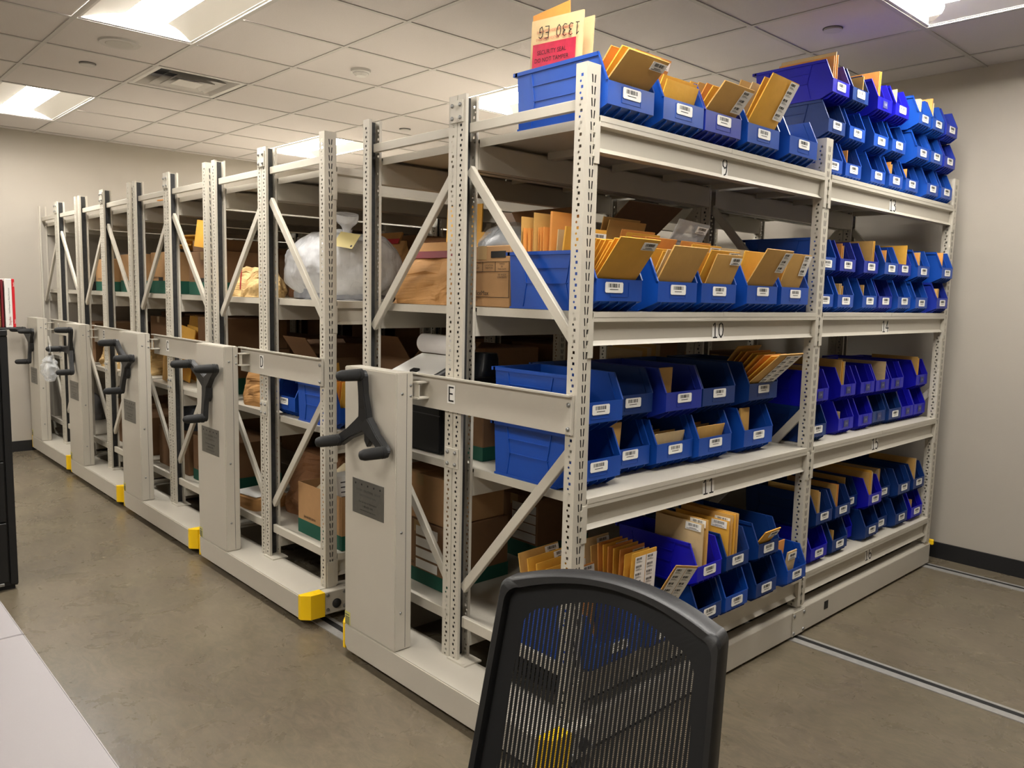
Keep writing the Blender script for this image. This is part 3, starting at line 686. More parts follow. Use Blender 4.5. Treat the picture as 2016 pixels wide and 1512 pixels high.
envs(B_('10', 0, 3), [F(-.05, .20, 24, w=.17, col='k', lab='s', dy=.014, t=.014), F(-.08, .235, 26, w=.19, col='g', lab='s', t=.012), F(-.12, .23, 24, w=.19, col='g', dy=-.01)] + stack(2, -.16, -.20, .26, .265, 22, 20, cols='go', lab='s'))
t = thing('clear_pouch', 'clear plastic pouch holding a printed white form, leaning out of shelf ten', 'plastic pouch', (-.305, .762, Z10+.022), (.50, .06, PI/2))
ob('film', env_mesh(.20, .36, .012), t, mat=POLYC)
fm = ob('form', MB().box(-.075, -.0006, 0, .06, .0006, .20).mesh('form', WHITE), t, (0, 0, .10))
ln = MB()
for q in range(11): ln.box(-.065, -.0012, .012+q*.016, .03+.002*(q % 5)*5, -.0008, .018+q*.016)
ob('printed_lines', ln.mesh('printed_lines', GREYINK), fm)
c_ = ob('address_label', STK, t, (.055, -.0062, .335)); ob('barcode', STKB[0], c_, (0, -.0007, 0))
envs(B_('10', 0, 4), [F(-.055, .26, 32, w=.20, col='k', lab='c3', t=.014), F(-.10, .245, 18, w=.2, col='g', t=.02), F(-.18, .25, 10, w=.2, col='t')])
envs(B_('10', 0, 5), [F(-.06, .235, 20, w=.175, col='k', lab='c3', t=.012), F(-.10, .2, 20, w=.17, col='g'), F(-.18, .2, 10, w=.18, col='o')])
# shelf 11
envs(B_('11', 1, 1), [F(-.16, .13, 0, w=.16, col='k', lab='s'), F(-.2, .13, -2, w=.16, col='t')])
envs(B_('11', 1, 3), [F(-.07, .165, 2, w=.10, col='k', t=.03, dy=-.05), F(-.12, .165, 0, w=.10, col='g', t=.03, dy=-.05)])
envs(B_('11', 1, 5), [F(-.05, .33, 47, w=.19, col='k', lab='d6', t=.012)] + stack(6, -.07, -.17, .305, .29, 46, 38, w=.185, cols='gog', t=.012) + [F(-.2, .31, 36, w=.19, col='k')])
envs(B_('11', 0, 2), [F(-.06, .165, 4, w=.10, col='k', dy=-.05, t=.03), F(-.12, .16, 2, w=.11, col='t', dy=-.04, t=.02)])
envs(B_('11', 0, 3), stack(6, -.05, -.2, .115, .13, 10, -8, w=.18, cols='tk', t=.008))
envs(B_('11', 0, 4), stack(6, -.05, -.2, .12, .14, 14, -8, w=.19, cols='ko', t=.010))
envs(B_('11', 0, 5), [F(-.045, .16, 0, w=.07, col='k', dy=-.05, t=.025), F(-.09, .16, 0, w=.075, col='t', dy=-.05, t=.025)])
# shelf 12
envs(B_('12', 0, 1), [F(-.20-.03*k, .285+.010*k, -2-2.2*k, w=.205, col='ogggk'[k], lab='s', t=.014, dy=.006-.003*k, tilt=-.02) for k in range(5)])
envs(B_('12', 0, 2), [F(-.055, .24, 24, w=.135, col='k', lab='d5', t=.008, dz=.066, tilt=.24), F(-.13, .315, 4, w=.148, col='g', lab='d6', t=.014)] + stack(6, -.15, -.25, .31, .32, 2, -4, w=.155, cols='go', lab='s', t=.012) + stack(3, -.28, -.33, .31, .32, -5, -7, w=.155, cols='kt', lab='s', t=.014))
envs(B_('12', 1, 1), [F(-.07, .205, -1, w=.22, yaw=0, col='t', lab='s', t=.012, dy=-.03), F(-.05, .215, -1, w=.24, yaw=0, col='k', lab='s', t=.014, dy=.0)])
envs(B_('12', 1, 2), [F(-.08, .185, -1, w=.25, yaw=0, col='g', lab='s', dy=-.05), F(-.06, .195, -1, w=.24, yaw=0, col='k', lab='s', dy=-.028), F(-.05, .20, -1, w=.25, yaw=0, col='g', lab='s', dy=-.006), F(-.05, .205, -1, w=.25, yaw=0, col='k', dy=.014)])
envs(B_('12', 1, 3), [F(-.06, .15, 34, w=.12, col='g', lab='s', dy=-.01)])
envs(B_('12', 0, 6), [F(-.03, .13, 8, w=.08, col='t', dy=-.03, lab='s', dz=.03), F(-.08, .16, 4, w=.08, col='o', dy=-.04, dz=.03)])
# narrow bins of shelves 13 to 16: envelopes filed lengthwise along the left side
def side(sh, t, i, hs, dy=-.040, s=-.05, w=.26, cols='ok'):
    ln = random.uniform(-2.5, -.3)
    envs(B_(sh, t, i), [F(s-.01*k, h-(.030 if sh in ('13', '14') else .038), ln, w=w, yaw=0, col=cols[k % len(cols)], dy=dy+.018*k, t=.012) for k, h in enumerate(hs)])
side('13', 2, 1, (.185, .20, .19), cols='ot', dy=-.05); side('13', 2, 2, (.15,), cols='k', dy=.05); side('13', 2, 3, (.205, .20), cols='og', dy=-.05)
side('13', 2, 4, (.15,), cols='t'); side('13', 2, 5, (.155, .15), cols='t'); side('13', 2, 6, (.18, .16), cols='ot', dy=-.06)
side('13', 0, 2, (.14,), w=.24, cols='o'); side('13', 0, 4, (.14, .13), w=.24); side('13', 0, 5, (.13,), w=.24)
side('14', 1, 2, (.15, .14), w=.24); side('14', 1, 3, (.185, .18), dy=.04, cols='kg'); side('14', 1, 4, (.14,), w=.24); side('14', 1, 5, (.18,), dy=.05, cols='gk'); side('14', 1, 6, (.14, .15), w=.24); side('14', 1, 7, (.16,), cols='o')
side('14', 0, 2, (.13, .125, .12), w=.22, cols='kt'); side('14', 0, 3, (.13,), w=.22, cols='k'); side('14', 0, 7, (.13, .125), w=.24, cols='k')
side('15', 1, 1, (.18, .185), dy=-.02, cols='kt', w=.28); side('15', 1, 2, (.205, .2, .2), dy=-.06, cols='kgt', w=.30); side('15', 1, 4, (.18,), dy=.06, cols='t'); side('15', 1, 7, (.185, .175), cols='kg'); side('15', 0, 2, (.12,), w=.24, cols='t')
side('16', 1, 1, (.185, .18), dy=-.04, cols='kt'); side('16', 1, 2, (.19, .185), dy=-.05, cols='ko'); side('16', 1, 3, (.185,), cols='kt'); side('16', 1, 4, (.20, .205, .2), dy=-.05, cols='kgt', w=.3); side('16', 1, 5, (.185, .19), dy=-.05, cols='tk'); side('16', 1, 7, (.2, .195), cols='kt')
side('16', 0, 2, (.13,), w=.24, cols='k'); side('16', 0, 7, (.13,), w=.22, cols='k')
# security bag standing in the first bin of shelf 9
def sealed_bag(x, y, z):
    t = thing('evidence_bag', 'tan paper evidence bag with red security seal, standing in the nearest top bin', 'evidence bag', (x, y, z), (.02, .06, .0))
    ob('bag_body', env_mesh(.232, .335, .02), t, mat=ENV['t'])
    se = ob('red_seal', MB().box(-.095, -.0006, -.045, .100, 0, .055).mesh('red_seal', M('seal_red', (178, 24, 58), .5, var=.2, vs=30)), t, (0, -.0136, .20))
    for tx, sz, px, pz in (('SECURITY SEAL', .0195, -.006, .026), ('DO NOT TAMPER', .0195, -.006, .002)): ob('lettering', text_mesh(tx, sz, INK), se, (px, -.0012, pz), (PI/2, 0, 0))
    for q, z_ in enumerate((.268, .292, .145)):
        ob('red_print', text_mesh('EVIDENCE  EVIDENCE  EVIDENCE', .011, REDINK), t, (0, -.0135 if z_ < .28 else -.011, z_), (PI/2, 0, 0))
    ob('handwriting', strokes('1330 EG', .036, .0028, .75).mesh('handwriting', INK), t, (.02, -.0122, .285), (0, PI+.06, 0))
sealed_bag(-.243, .100, Z9+.014)
env(-.272, .132, Z9+.004, .17, .385, -.02, 0, -.07, .016, 'o', None, 'bent open behind the sealed bag in the nearest top bin')
env(-.235, .156, Z9+.004, .20, .335, -.02, 0, .03, .014, 't', None, 'flat behind the sealed bag in the nearest top bin')
# ------------------------------------------------------------------ cartons, paper bags and the rest on the shelves
def carton(car, x0, x1, y0, y1, z, h, label, mat=None, green=0, lid=True, hole=False, text=None, name='cardboard_box', group='cardboard boxes on the shelves', flaps=0):
    mat = mat or CARD; xo = XC[car]; w, d = x1-x0, y1-y0
    t = thing(name, label, 'box', (xo+(x0+x1)/2, (y0+y1)/2, z+.001), (0, 0, 0), group)
    b = MB()
    if flaps:
        k = .004
        b.box(-w/2, -d/2, 0, w/2, -d/2+k, h).box(-w/2, d/2-k, 0, w/2, d/2, h).box(-w/2, -d/2+k, 0, -w/2+k, d/2-k, h).box(w/2-k, -d/2+k, 0, w/2, d/2-k, h).box(-w/2+k, -d/2+k, 0, w/2-k, d/2-k, k)
        ob('box_body', b.mesh('box_body', mat), t)
        if flaps > 1:
            for s in (-1, 1):
                f = MB().prism([(-.002, 0), (.002, 0), (.002, w*.45), (-.002, w*.45)], 1, -d/2+.01, d/2-.01)
                ob('flap', f.mesh('flap', mat), t, (s*w/2, 0, h), (0, s*.9, 0))
            ob('flap', MB().prism([(-.002, 0), (.002, 0), (.002, .14), (-.002, .14)], 0, -w/2+.01, w/2-.01).mesh('flap', mat), t, (0, -d/2, h), (.6, 0, 0))
    else:
        b.box(-w/2, -d/2, 0, w/2, d/2, h); ob('box_body', b.mesh('box_body', mat, bevel=.003), t)
        if lid:
            ob('lid_seam', MB().box(-.001, -d/2+.002, h+.0002, .001, d/2-.002, h+.0008).mesh('lid_seam', CARDD), t)
            ob('tape', MB().box(-.025, -d/2-.0008, h-.05, .025, -d/2-.0002, h).mesh('tape', M('parcel_tape', (176, 146, 102), .25)), t)
    if green:
        g = .0012; ob('green_band', MB().box(-w/2-g, -d/2-g, .001, w/2+g, -d/2-.0002, green).box(-w/2-g, d/2+.0002, .001, w/2+g, d/2+g, green).box(-w/2-g, -d/2, .001, -w/2-.0002, d/2, green).box(w/2+.0002, -d/2, .001, w/2+g, d/2, green).mesh('green_band', GREEN), t)
        ob('print', text_mesh('BANKERS BOX', .018, INK), t, (-w*.22, -d/2-.0016, green+.02), (PI/2, 0, 0))
    if hole: ob('hand_hole', MB().box(-.04, -d/2-.0015, -.012, .04, -d/2-.0006, .012).mesh('hand_hole', DARK, bevel=.0), t, (0, 0, max(green, h*.3)+.012))
    return t
def crumple(rings, na, nz, seed, amp, mat, name, freq=7, smooth=False):
    """rings(a, v) -> (x, y, z); noise pushes creases into the surface"""
    mb = MB(); off = Vector((seed*3.1, seed*1.7, seed*.9))
    for b in range(nz+1):
        for a in range(na):
            p = Vector(rings(2*PI*a/na, b/nz))
            q = p*freq+off
            nrm = Vector((p.x, p.y, 0)); nrm = nrm.normalized() if nrm.length > 1e-6 else Vector((0, 0, 1))
            d = (abs(noise.noise(q))-.25)*1.6 + noise.noise(q*2.3)*.55 + (abs(noise.noise(q*4.1))-.2)*.4
            k = min(1, b/nz*6+.25)
            p += nrm*d*amp*k; p.z += noise.noise(q*1.3+off)*amp*.6*(1 if 0 < b else 0)
            mb.v.append((p.x, p.y, max(0, p.z)))
    for b in range(nz):
        for a in range(na):
            mb.f.append((b*na+a, b*na+(a+1) % na, (b+1)*na+(a+1) % na, (b+1)*na+a))
    mb.f.append(tuple(range(na-1, -1, -1))); mb.f.append(tuple(nz*na+a for a in range(na)))
    return mb.mesh(name, mat, smooth)
def superell(a, e): 
    c, s = math.cos(a), math.sin(a); return math.copysign(abs(c)**e, c), math.copysign(abs(s)**e, s)
def paper_bag(car, x, y, z, w, d, h, label, mat=None, seed=1, tape=None, yaw=0, lean=0, group='paper bags on the shelves', pinch=.12, amp=.02):
    mat = mat or KRAFT
    t = thing('paper_bag', label, 'paper bag', (XC[car]+x, y, z+.001), (lean, 0, yaw), group)
    def R(a, v):
        cx, sy = superell(a, .45)
        kd = 1-(1-pinch)*max(0, (v-.25)/.75)**1.2; kw = 1-.12*v
        return (cx*w/2*kw, sy*d/2*kd, v*h)
    ob('bag_body', crumple(R, 40, 18, seed, amp, mat, 'bag_body', 9), t)
    if tape:
        ww = w*.36
        ob('folded_top', MB().prism([(-d*pinch*.5-.012, h-.005), (-d*pinch*.5-.004, h-.01), (.01, h+.05), (0, h+.055)], 0, -ww, ww).mesh('folded_top', mat), t)
        ob('seal_tape', MB().prism([(-d*pinch*.5-.016, h-.012), (-d*pinch*.5-.018, h-.010), (-d*pinch*.5-.008, h+.018), (-d*pinch*.5-.006, h+.018)], 0, -ww-.003, ww+.003).mesh('seal_tape', tape), t)
    return t
# --- carriage E
E_ = 'E'
paper_bag(E_, -1.00, .215, LV[1], .40, .24, .20, 'crumpled brown paper bag with red seal tape, on carriage E middle shelf', KRAFT, 3, MAROON, .08, 0, amp=.034)
env(-1.10, .42, LV[1]+.002, .24, .43, -.04, 0, .0, .02, 'g', None, 'tall, standing behind the taped paper bag on carriage E', group='loose envelopes on the shelves')
env(-.90, .40, LV[1]+.002, .20, .30, -.04, 0, .04, .02, 'g', None, 'shorter, leaning beside the tall one on carriage E', group='loose envelopes on the shelves')
paper_bag(E_, -1.12, .62, LV[1], .26, .2, .24, 'tan paper bag with a red taped top behind the crumpled bag', KRAFTD, 9, MAROON, .3)
ob('wrapped_bundle', crumple(lambda a, v: (math.cos(a)*.11*math.sin(PI*min(1, .25+v*.72)), math.sin(a)*.09*math.sin(PI*min(1, .25+v*.72)), v*.24), 24, 12, 5, .02, POLYC, 'wrapped_bundle', 9, True), None, (-.79, .58, LV[1]+.001), label='small clear plastic bundle behind the paper bag on carriage E', cat='plastic bag')
om = carton(E_, -.745, -.435, .105, .48, LV[1], .222, 'brown printed storage box with lettering, behind the nearest bin on carriage E', CARD, 0)
pp = MB()
for a in ((-.066, .035, .150, .0366), (-.066, .128, .150, .1296), (-.066, .163, .150, .1646), (-.066, .035, -.0645, .1646), (.1485, .035, .150, .1646), (.004, .128, .0055, .1646), (.074, .128, .0755, .1646)):
    pp.box(a[0], -.0008, a[1], a[2], 0, a[3])
ob('ruled_print', pp.mesh('ruled_print', INK), om, (.0, -.1882, 0), kind='stuff')
ob('lettering', text_mesh('OfficeMax', .024, INK, 'LEFT'), om, (-.060, -.1892, .050), (PI/2, 0, 0))
for tx, px in (('BOX\nCOUNT', -.030), ('LOCATION\nCREATION', .040), ('SHRED\nBY\nTHIS DATE', .112)): ob('lettering', text_mesh(tx, .0092, INK), om, (px, -.1892, .146), (PI/2, 0, 0))
ob('lettering', text_mesh('SEE INSIDE\nCONTENTS', .0095, INK), om, (.112, -.1892, .112), (PI/2, 0, 0)); ob('lettering', text_mesh('COMPANY', .010, INK, 'LEFT'), om, (-.068, -.1892, .024), (PI/2, 0, 0))
ob('hand_hole', MB().box(.05, -.0012, .178, .13, -.0004, .202).mesh('hand_hole', DARK), om, (0, -.1876, 0))
db = thing('plastic_bag', 'clear plastic bag of dark cloth lying on the printed storage box', 'plastic bag', (-.60, .27, LV[1]+.225))
ob('dark_contents', crumple(lambda a, v: (math.cos(a)*.12*math.cos(v*PI/2)**.5, math.sin(a)*.12*math.cos(v*PI/2)**.5, v*.075), 24, 8, 8, .015, DARKBAG, 'dark_contents', 9, True), db, (-.02, 0, 0))
ob('film', crumple(lambda a, v: (math.cos(a)*(.15*math.cos(v*PI/2)**.5+.004), math.sin(a)*(.14*math.cos(v*PI/2)**.5+.004), v*.10), 28, 10, 4, .02, POLYC, 'film', 9, True), db, (.015, 0, 0))
t = thing('black_case', 'large black hard case carrying the white binder on carriage E', 'case', (-1.005, .30, LV[2]+.001))
ob('case_body', MB().box(-.195, -.20, 0, .185, .20, .30).mesh('case_body', BLACKP, bevel=.012, seg=2), t)
ob('case_seam', MB().box(-.19, -.2012, .155, .18, -.2002, .159).mesh('case_seam', GREYINK), t)
ob('latch', MB().box(-.09, -.208, .14, -.05, -.2005, .175).mesh('latch', BLACKP, bevel=.002), t)
t = thing('binder_tray', 'white sloping binder with a clip, on the black case in carriage E', 'binder', (-1.03, .195, LV[2]+.302), (0, 0, .06))
ob('tray_body', MB().prism([(-.08, 0), (.08, 0), (.08, .075), (-.08, .012)], 0, -.16, .15).mesh('tray_body', M('binder_grey', (150, 150, 152), .5), bevel=.002), t)
ob('cover', MB().prism([(-.085, .0135), (.08, .0785), (.08, .0815), (-.085, .0165)], 0, -.14, .13).mesh('cover', WHITE), t)
ob('clip', MB().prism([(-.086, .0165), (-.065, .0245), (-.065, .033), (-.086, .025)], 0, -.02, .02).mesh('clip', BLACKP), t)
ob('dark_bundle', crumple(lambda a, v: (superell(a, .5)[0]*.15, superell(a, .5)[1]*.07*(1-.3*v), v*.095), 28, 8, 2, .010, DARKBAG, 'dark_bundle', 9, True), None, (-1.0, .40, LV[2]+.302), label='dark plastic bundle behind the white binder on carriage E', cat='plastic bag')
ob('paper_roll', MB().tube([(-.15, 0, 0), (.15, 0, 0), (.15, 0, .0), (-.15, 0, 0)], [.042, .042, .039, .039], 24, False).mesh('paper_roll', M('roll_paper', (226, 222, 220), .6), True), None, (-1.02, .275, LV[2]+.302+.081+.046), label='white rolled paper lying above the white binder under the middle shelf', cat='paper roll')
carton(E_, -.84, -.625, .72, 1.02, LV[2], .26, 'brown box with a green base behind the bins of shelf eleven', CARDD, .07)
carton(E_, -.79, -.63, .16, .46, LV[2], .20, 'small brown box with a green base beside the nearest bins of carriage E', CARDD, .055)
t = carton(E_, -1.20, -.84, .14, .50, LV[3], .27, 'brown box with white label strips on the bottom shelf of carriage E', CARDD, .06, hole=False)
for k in range(4): ob('label_strip', MB().box(-.02, -.0008, -.019, .13, 0, .019).mesh('label_strip', WHITE), t, (.01, -.1815, .085+.048*k))
carton(E_, -1.19, -.85, .15, .48, LV[3]+.272, .20, 'plain brown box on the box with white label strips', CARD)
t = carton(E_, -1.18, -.86, .70, 1.05, LV[3], .30, 'brown box with white label strips farther along the bottom of carriage E', CARDD, .08)
for k in range(4): ob('label_strip', MB().box(-.02, -.0008, -.02, .14, 0, .02).mesh('label_strip', WHITE), t, (.01, -.1765, .11+.045*k))
# things seen through the rows of carriage E from the right
carton(E_, -1.18, -.70, .86, 1.26, LV[1], .32, 'large open brown box behind the leaning envelopes of shelf ten', CARDD, flaps=2)
t = thing('black_case', 'long black case under the white box lid behind shelf ten', 'case', (-.80, 1.80, LV[1]+.001))
ob('case_body', MB().box(-.15, -.20, 0, .15, .20, .20).mesh('case_body', BLACKP, bevel=.01, seg=2), t)
ob('case_seam', MB().box(.1502, -.19, .12, .1512, .19, .124).mesh('case_seam', GREYINK), t)
carton(E_, -.98, -.62, 1.62, 2.0, LV[1]+.202, .085, 'shallow white box lid lying on the black case behind shelf ten', WHITE, lid=False)
carton(E_, -1.15, -.72, 2.2, 2.7, LV[2], .33, 'brown box in the back row of carriage E behind shelf fifteen', CARDD)
for k in range(5): env(-.530-.013*k, .86+.05*k, LV[2]+.002, .24, .41+.006*k, -.06, PI/2, .12, .012, 'k' if k % 2 else 't', None, '%s of the tall ones leaning behind the bins of shelf eleven' % ORD[k], group='loose envelopes on the shelves')
for k in range(4): env(-.95-.02*k, .42+.02*k, LV[0]-.0+.002, .26, .02, 0, 0, 0, .1, 'k') if False else None
# --- carriage D
t = thing('plastic_bag', 'huge clear plastic bag of bundles with a yellow tag, bulging from carriage D', 'plastic bag', (XC['D']-.44, .36, LV[1]+.001))
def RB(a, v):
    k = max(0, 1-abs(2*v*.93-.86)**2.6)**.5 if v < .93 else .14
    k = max(k, .82*(1-v*4)) if v < .1 else k
    return (math.cos(a)*.36*k, math.sin(a)*.27*k, v*.355)
film = crumple(RB, 96, 56, 12, .026, POLY, 'film', 6, True)
ob('film', film, t)
ob('bundle', crumple(lambda a, v: (math.cos(a)*.30*math.cos(v*PI/2)**.6-.02, math.sin(a)*.22*math.cos(v*PI/2)**.6, .006+v*.20), 36, 14, 31, .03, CLOTH, 'bundle', 8, True), t)
ob('bundle', crumple(lambda a, v: (math.cos(a)*.17*math.cos(v*PI/2)**.6, math.sin(a)*.17*math.cos(v*PI/2)**.6, .0+v*.12), 30, 10, 17, .02, M('white_bundle', (214, 214, 216), .8, var=.2, vs=9), 'bundle', 8, True), t, (-.05, 0, .165))
nk = crumple(lambda a, v: (math.cos(a)*(.05-.028*math.sin(PI*min(1, v*1.6))+.03*max(0, v-.6)), math.sin(a)*(.045-.025*math.sin(PI*min(1, v*1.6))+.025*max(0, v-.6)), v*.11), 24, 12, 6, .012, POLY, 'knot', 14, True)
ob('knot', nk, t, (.19, -.10, .31), (.1, .25, 0))
tg = ob('tag', MB().box(-.065, -.001, -.042, .065, 0, .042).mesh('tag', TAG), t, (.31, -.17, .285), (-.6, .14, .25))
ob('tag_hole', MB().tube([(0, -.0012, 0), (0, -.0018, 0)], .006, 10).mesh('tag_hole', INK), tg, (.05, 0, -.028))
paper_bag('D', -1.10, .20, LV[1], .38, .22, .165, 'crumpled pale paper bag with a red tape corner, on carriage D middle shelf', KRAFTY, 21, None, -.1, 0, pinch=.55, amp=.03)
ob('red_tape_strip', MB().box(-.009, -.001, -.06, .009, 0, .06).mesh('red_tape_strip', REDINK), bpy.data.objects['paper_bag.002'] if 'paper_bag.002' in bpy.data.objects else None, (.07, -.118, .10), (0, .25, 0))
paper_bag('D', -1.15, .62, LV[1], .36, .26, .30, 'tall brown paper bag at the back of carriage D beside the clear bag', KRAFTD, 5, REDINK, .1)
paper_bag('D', -.72, .82, LV[1], .40, .22, .33, 'brown paper bag with a bright red folded top behind the clear bag', KRAFT, 8, REDINK, .0)
paper_bag('D', -.25, .86, LV[1], .34, .22, .34, 'brown paper bag standing behind the knot of the clear bag', KRAFTD, 14, None, .2)
paper_bag('D', -.98, .20, LV[2], .24, .2, .235, 'brown paper parcel beside the bins on carriage D lower shelf', KRAFT, 33, None, .2, pinch=.5)
carton('D', -1.15, -.86, .45, .85, LV[2], .26, 'open brown box with raised flaps in carriage D', CARDD, flaps=2)
carton('D', -.50, -.2, .62, 1.02, LV[2], .30, 'second open brown box with raised flaps in carriage D, beside the bins', CARDD, flaps=2)
paper_bag('D', -.68, .40, LV[3], .44, .32, .33, 'big brown paper bag slumped on the bottom shelf of carriage D', KRAFTD, 41, None, .2, pinch=.35, amp=.035)
paper_bag('D', -.60, .80, LV[3], .5, .3, .38, 'brown paper bag at the back of the bottom shelf of carriage D', KRAFTD, 44, None, -.1, pinch=.4, amp=.03)
t = thing('wrapped_parcel', 'flat kraft parcel with a white sheet on top, low on carriage D', 'parcel', (XC['D']-1.06, .17, LV[3]+.001), (0, 0, .1))
ob('wrapping', crumple(lambda a, v: (superell(a, .3)[0]*.15, superell(a, .3)[1]*.11, v*.065), 28, 6, 61, .006, KRAFT, 'wrapping', 9), t)
ob('sheet', MB().box(-.12, -.09, 0, .10, .09, .002).mesh('sheet', WHITE), t, (0, 0, .070), (0, .02, .1))
bx = carton('D', -.44, -.015, .095, .40, LV[3], .262, 'open brown box with a green base full of papers, bottom of carriage D', CARD, .072, flaps=1)
ob('print', text_mesh('BANKERS BOX', .016, INK), bx, (.2138, .0, .10), (PI/2, 0, PI/2))
for k in range(7):
    r = random.Random(k); me = MB().box(-.0015, -.12, 0, .0015, .12, .325).mesh('paper_sheaf', WHITE)
    ln = MB()
    for q in range(12): ln.box(.0016, -.10, .03+q*.024, .0020, .02+.07*r.random(), .036+q*.024)
    o = ob('paper_sheaf', me, None, (XC['D']-.09-.03*k, .25, LV[3]+.012), (0, -.1+.04*k, r.uniform(-.03, .03)), None, '%s sheaf of printed paper from the right in the open box on carriage D' % ORD[k], 'paper', 'paper sheaves in the open box')
    ob('printed_lines', ln.mesh('printed_lines', GREYINK), o)
ob('rolled_magazine', MB().tube([(0, -.10, 0), (0, .10, 0)], [.032, .03], 18).mesh('rolled_magazine', M('magazine', (222, 206, 170), .5, var=.2, vs=30), True), None, (XC['D']-.355, .25, LV[3]+.262), (.6, 0, 0), label='rolled magazine sticking out of the open box on carriage D', cat='magazine')
# bins on carriage D, lower middle shelf
def dbin(x, y, rz, col, desc, lab='card'):
    t = thing('storage_bin', desc, 'storage bin', (XC['D']+x, y, LV[2]+.001), (0, 0, rz), 'blue bins on carriage D')
    ob('bin_body', BINM['B'], t, mat=BLUE[col])
    if lab: cc = ob('label_card', CARDS['B'], t, (.0015, 0, .078), (0, 0, PI/2)); ob('barcode', BCODE['B'][0], cc, (0, -.0009, 0))
dbin(.0, .192, 0, 'm', 'blue plastic bin seen from its side on carriage D lower shelf')
dbin(-.545, .075, -PI/2, 'm', 'blue plastic bin with its label turned to the aisle on carriage D')
b = dict(x=XC['D'], y=.192, z=LV[2]+.001, rim=.104, W=.228, L=.415, H=.194, fb=.034, fset=.085, desc='side-on bin of carriage D')
envs(b, stack(4, -.06, -.11, .20, .21, 12, 6, w=.19, cols='go', t=.014) + stack(7, -.14, -.34, .22, .215, 4, -2, w=.19, cols='oog', t=.018))
for k in range(3): env(XC['D']-.47-.017*k, .28, LV[2]+.006, .2, .24-.01*k, -.02, PI/2, -.12, .012, 'go'[k % 2], None, '%s from the front in the aisle-facing bin of carriage D' % ORD[k])
# --- carriage C
carton('C', -1.215, -.84, .10, .50, LV[1], .275, 'pale brown box with a green base, left row of carriage C', CARD, .085, hole=True)
for k, (dx, dy, rz) in enumerate(((0, 0, .1), (.05, .03, -.25), (-.05, .06, .3))): env(XC['C']-1.02+dx,   .44+dy, LV[1]+.285+.035*k, .30, .22, PI/2-.12, rz, 0, .03, 'g', None, '%s of those heaped on the pale box in carriage C' % ORD[k], group='loose envelopes on the shelves') 
carton('C', -.585, -.16, .12, .50, LV[1], .265, 'brown box with a green base, right row of carriage C', CARDD, .08, hole=True)
carton('C', -.57, -.2, .14, .46, LV[1]+.267, .07, 'shallow brown box on the right-hand box of carriage C', CARDD)
env(XC['C']-.25, .09, LV[1]+.27, .22, .16, -.1, .2, .1, .02, 'g', None, 'leaning at the shelf end on the right-hand box of carriage C', group='loose envelopes on the shelves')
carton('C', -.60, -.15, .16, .58, LV[2], .27, 'large brown box with a green base on the lower middle shelf of carriage C', CARDD, .10)
carton('C', -.59, -.16, .17, .57, LV[2]+.272, .19, 'dark brown box stacked on the large box in carriage C', CARDD)
env(XC['C']-1.02, .12, LV[2]+.002, .16, .24, -.05, 0, .05, .02, 'k', None, 'standing beside the crank of carriage C', group='loose envelopes on the shelves')
for k in range(2): env(XC['C']-1.02+.04*k, .22+.05*k, LV[2]+.002, .28, .36, -.1, .1*k, .1, .02, 'g', None, '%s tall one, top showing over the band of carriage C' % ORD[k], group='loose envelopes on the shelves')
ob('dark_plastic_sack', crumple(lambda a, v: (math.cos(a)*.17*math.cos(v*PI/2)**.5, math.sin(a)*.16*math.cos(v*PI/2)**.5, v*.44), 28, 14, 71, .03, DARKBAG, 'dark_plastic_sack', 7, True), None, (XC['C']-.99, .55, LV[2]+.001), label='dark grey plastic sack behind the band of carriage C', cat='plastic bag')
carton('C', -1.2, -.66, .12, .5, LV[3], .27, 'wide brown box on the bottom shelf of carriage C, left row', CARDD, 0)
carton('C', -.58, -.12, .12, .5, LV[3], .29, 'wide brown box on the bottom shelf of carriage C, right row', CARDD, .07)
ob('dark_plastic_sack', crumple(lambda a, v: (math.cos(a)*.2*math.cos(v*PI/2)**.5, math.sin(a)*.15*math.cos(v*PI/2)**.5, v*.2), 28, 14, 73, .03, DARKBAG, 'dark_plastic_sack', 7, True), None, (XC['C']-.95, .30, LV[3]+.273), label='dark plastic sack on the wide box low in carriage C', cat='plastic bag')
env(XC['C']-.90, .34, LV[0]+.004, .30, .24, PI/2, .1, 0, .02, 'o', 's', 'lying flat on the top shelf of carriage C', group='loose envelopes on the shelves')
# --- carriage B
carton('B', -1.215, -.80, .11, .48, LV[1], .25, 'pale brown box with a green base, left row of carriage B', CARD, .075, hole=True)
carton('B', -.585, -.15, .11, .50, LV[1], .275, 'pale brown box with a green base under the yellow envelope', CARD, .085)
env(XC['B']-.42, .16, LV[1]+.278, .26, .15, -.04, 0, .0, .03, 'g', 's', 'with a white label, standing on the right box of carriage B', group='loose envelopes on the shelves')
paper_bag('B', -.95, .22, LV[2], .44, .24, .19, 'crumpled mottled paper bag on the lower shelf of carriage B', KRAFTY, 81, None, .1, pinch=.5, amp=.045)
paper_bag('B', -.36, .24, LV[2], .40, .24, .21, 'crumpled mottled paper bag, right row of carriage B lower shelf', KRAFTY, 84, None, -.1, pinch=.5, amp=.045)
carton('B', -1.2, -.82, .52, .9, LV[2], .40, 'tall dark brown box under the middle shelf of carriage B, left row', CARDD)
for k in range(3): env(XC['B']-.34-.03*k, .55+.03*k, LV[2]+.002, .28, .40, -.1, .2, .1, .02, 'gko'[k], None, '%s tall one under the middle shelf of carriage B' % ORD[k], group='loose envelopes on the shelves')
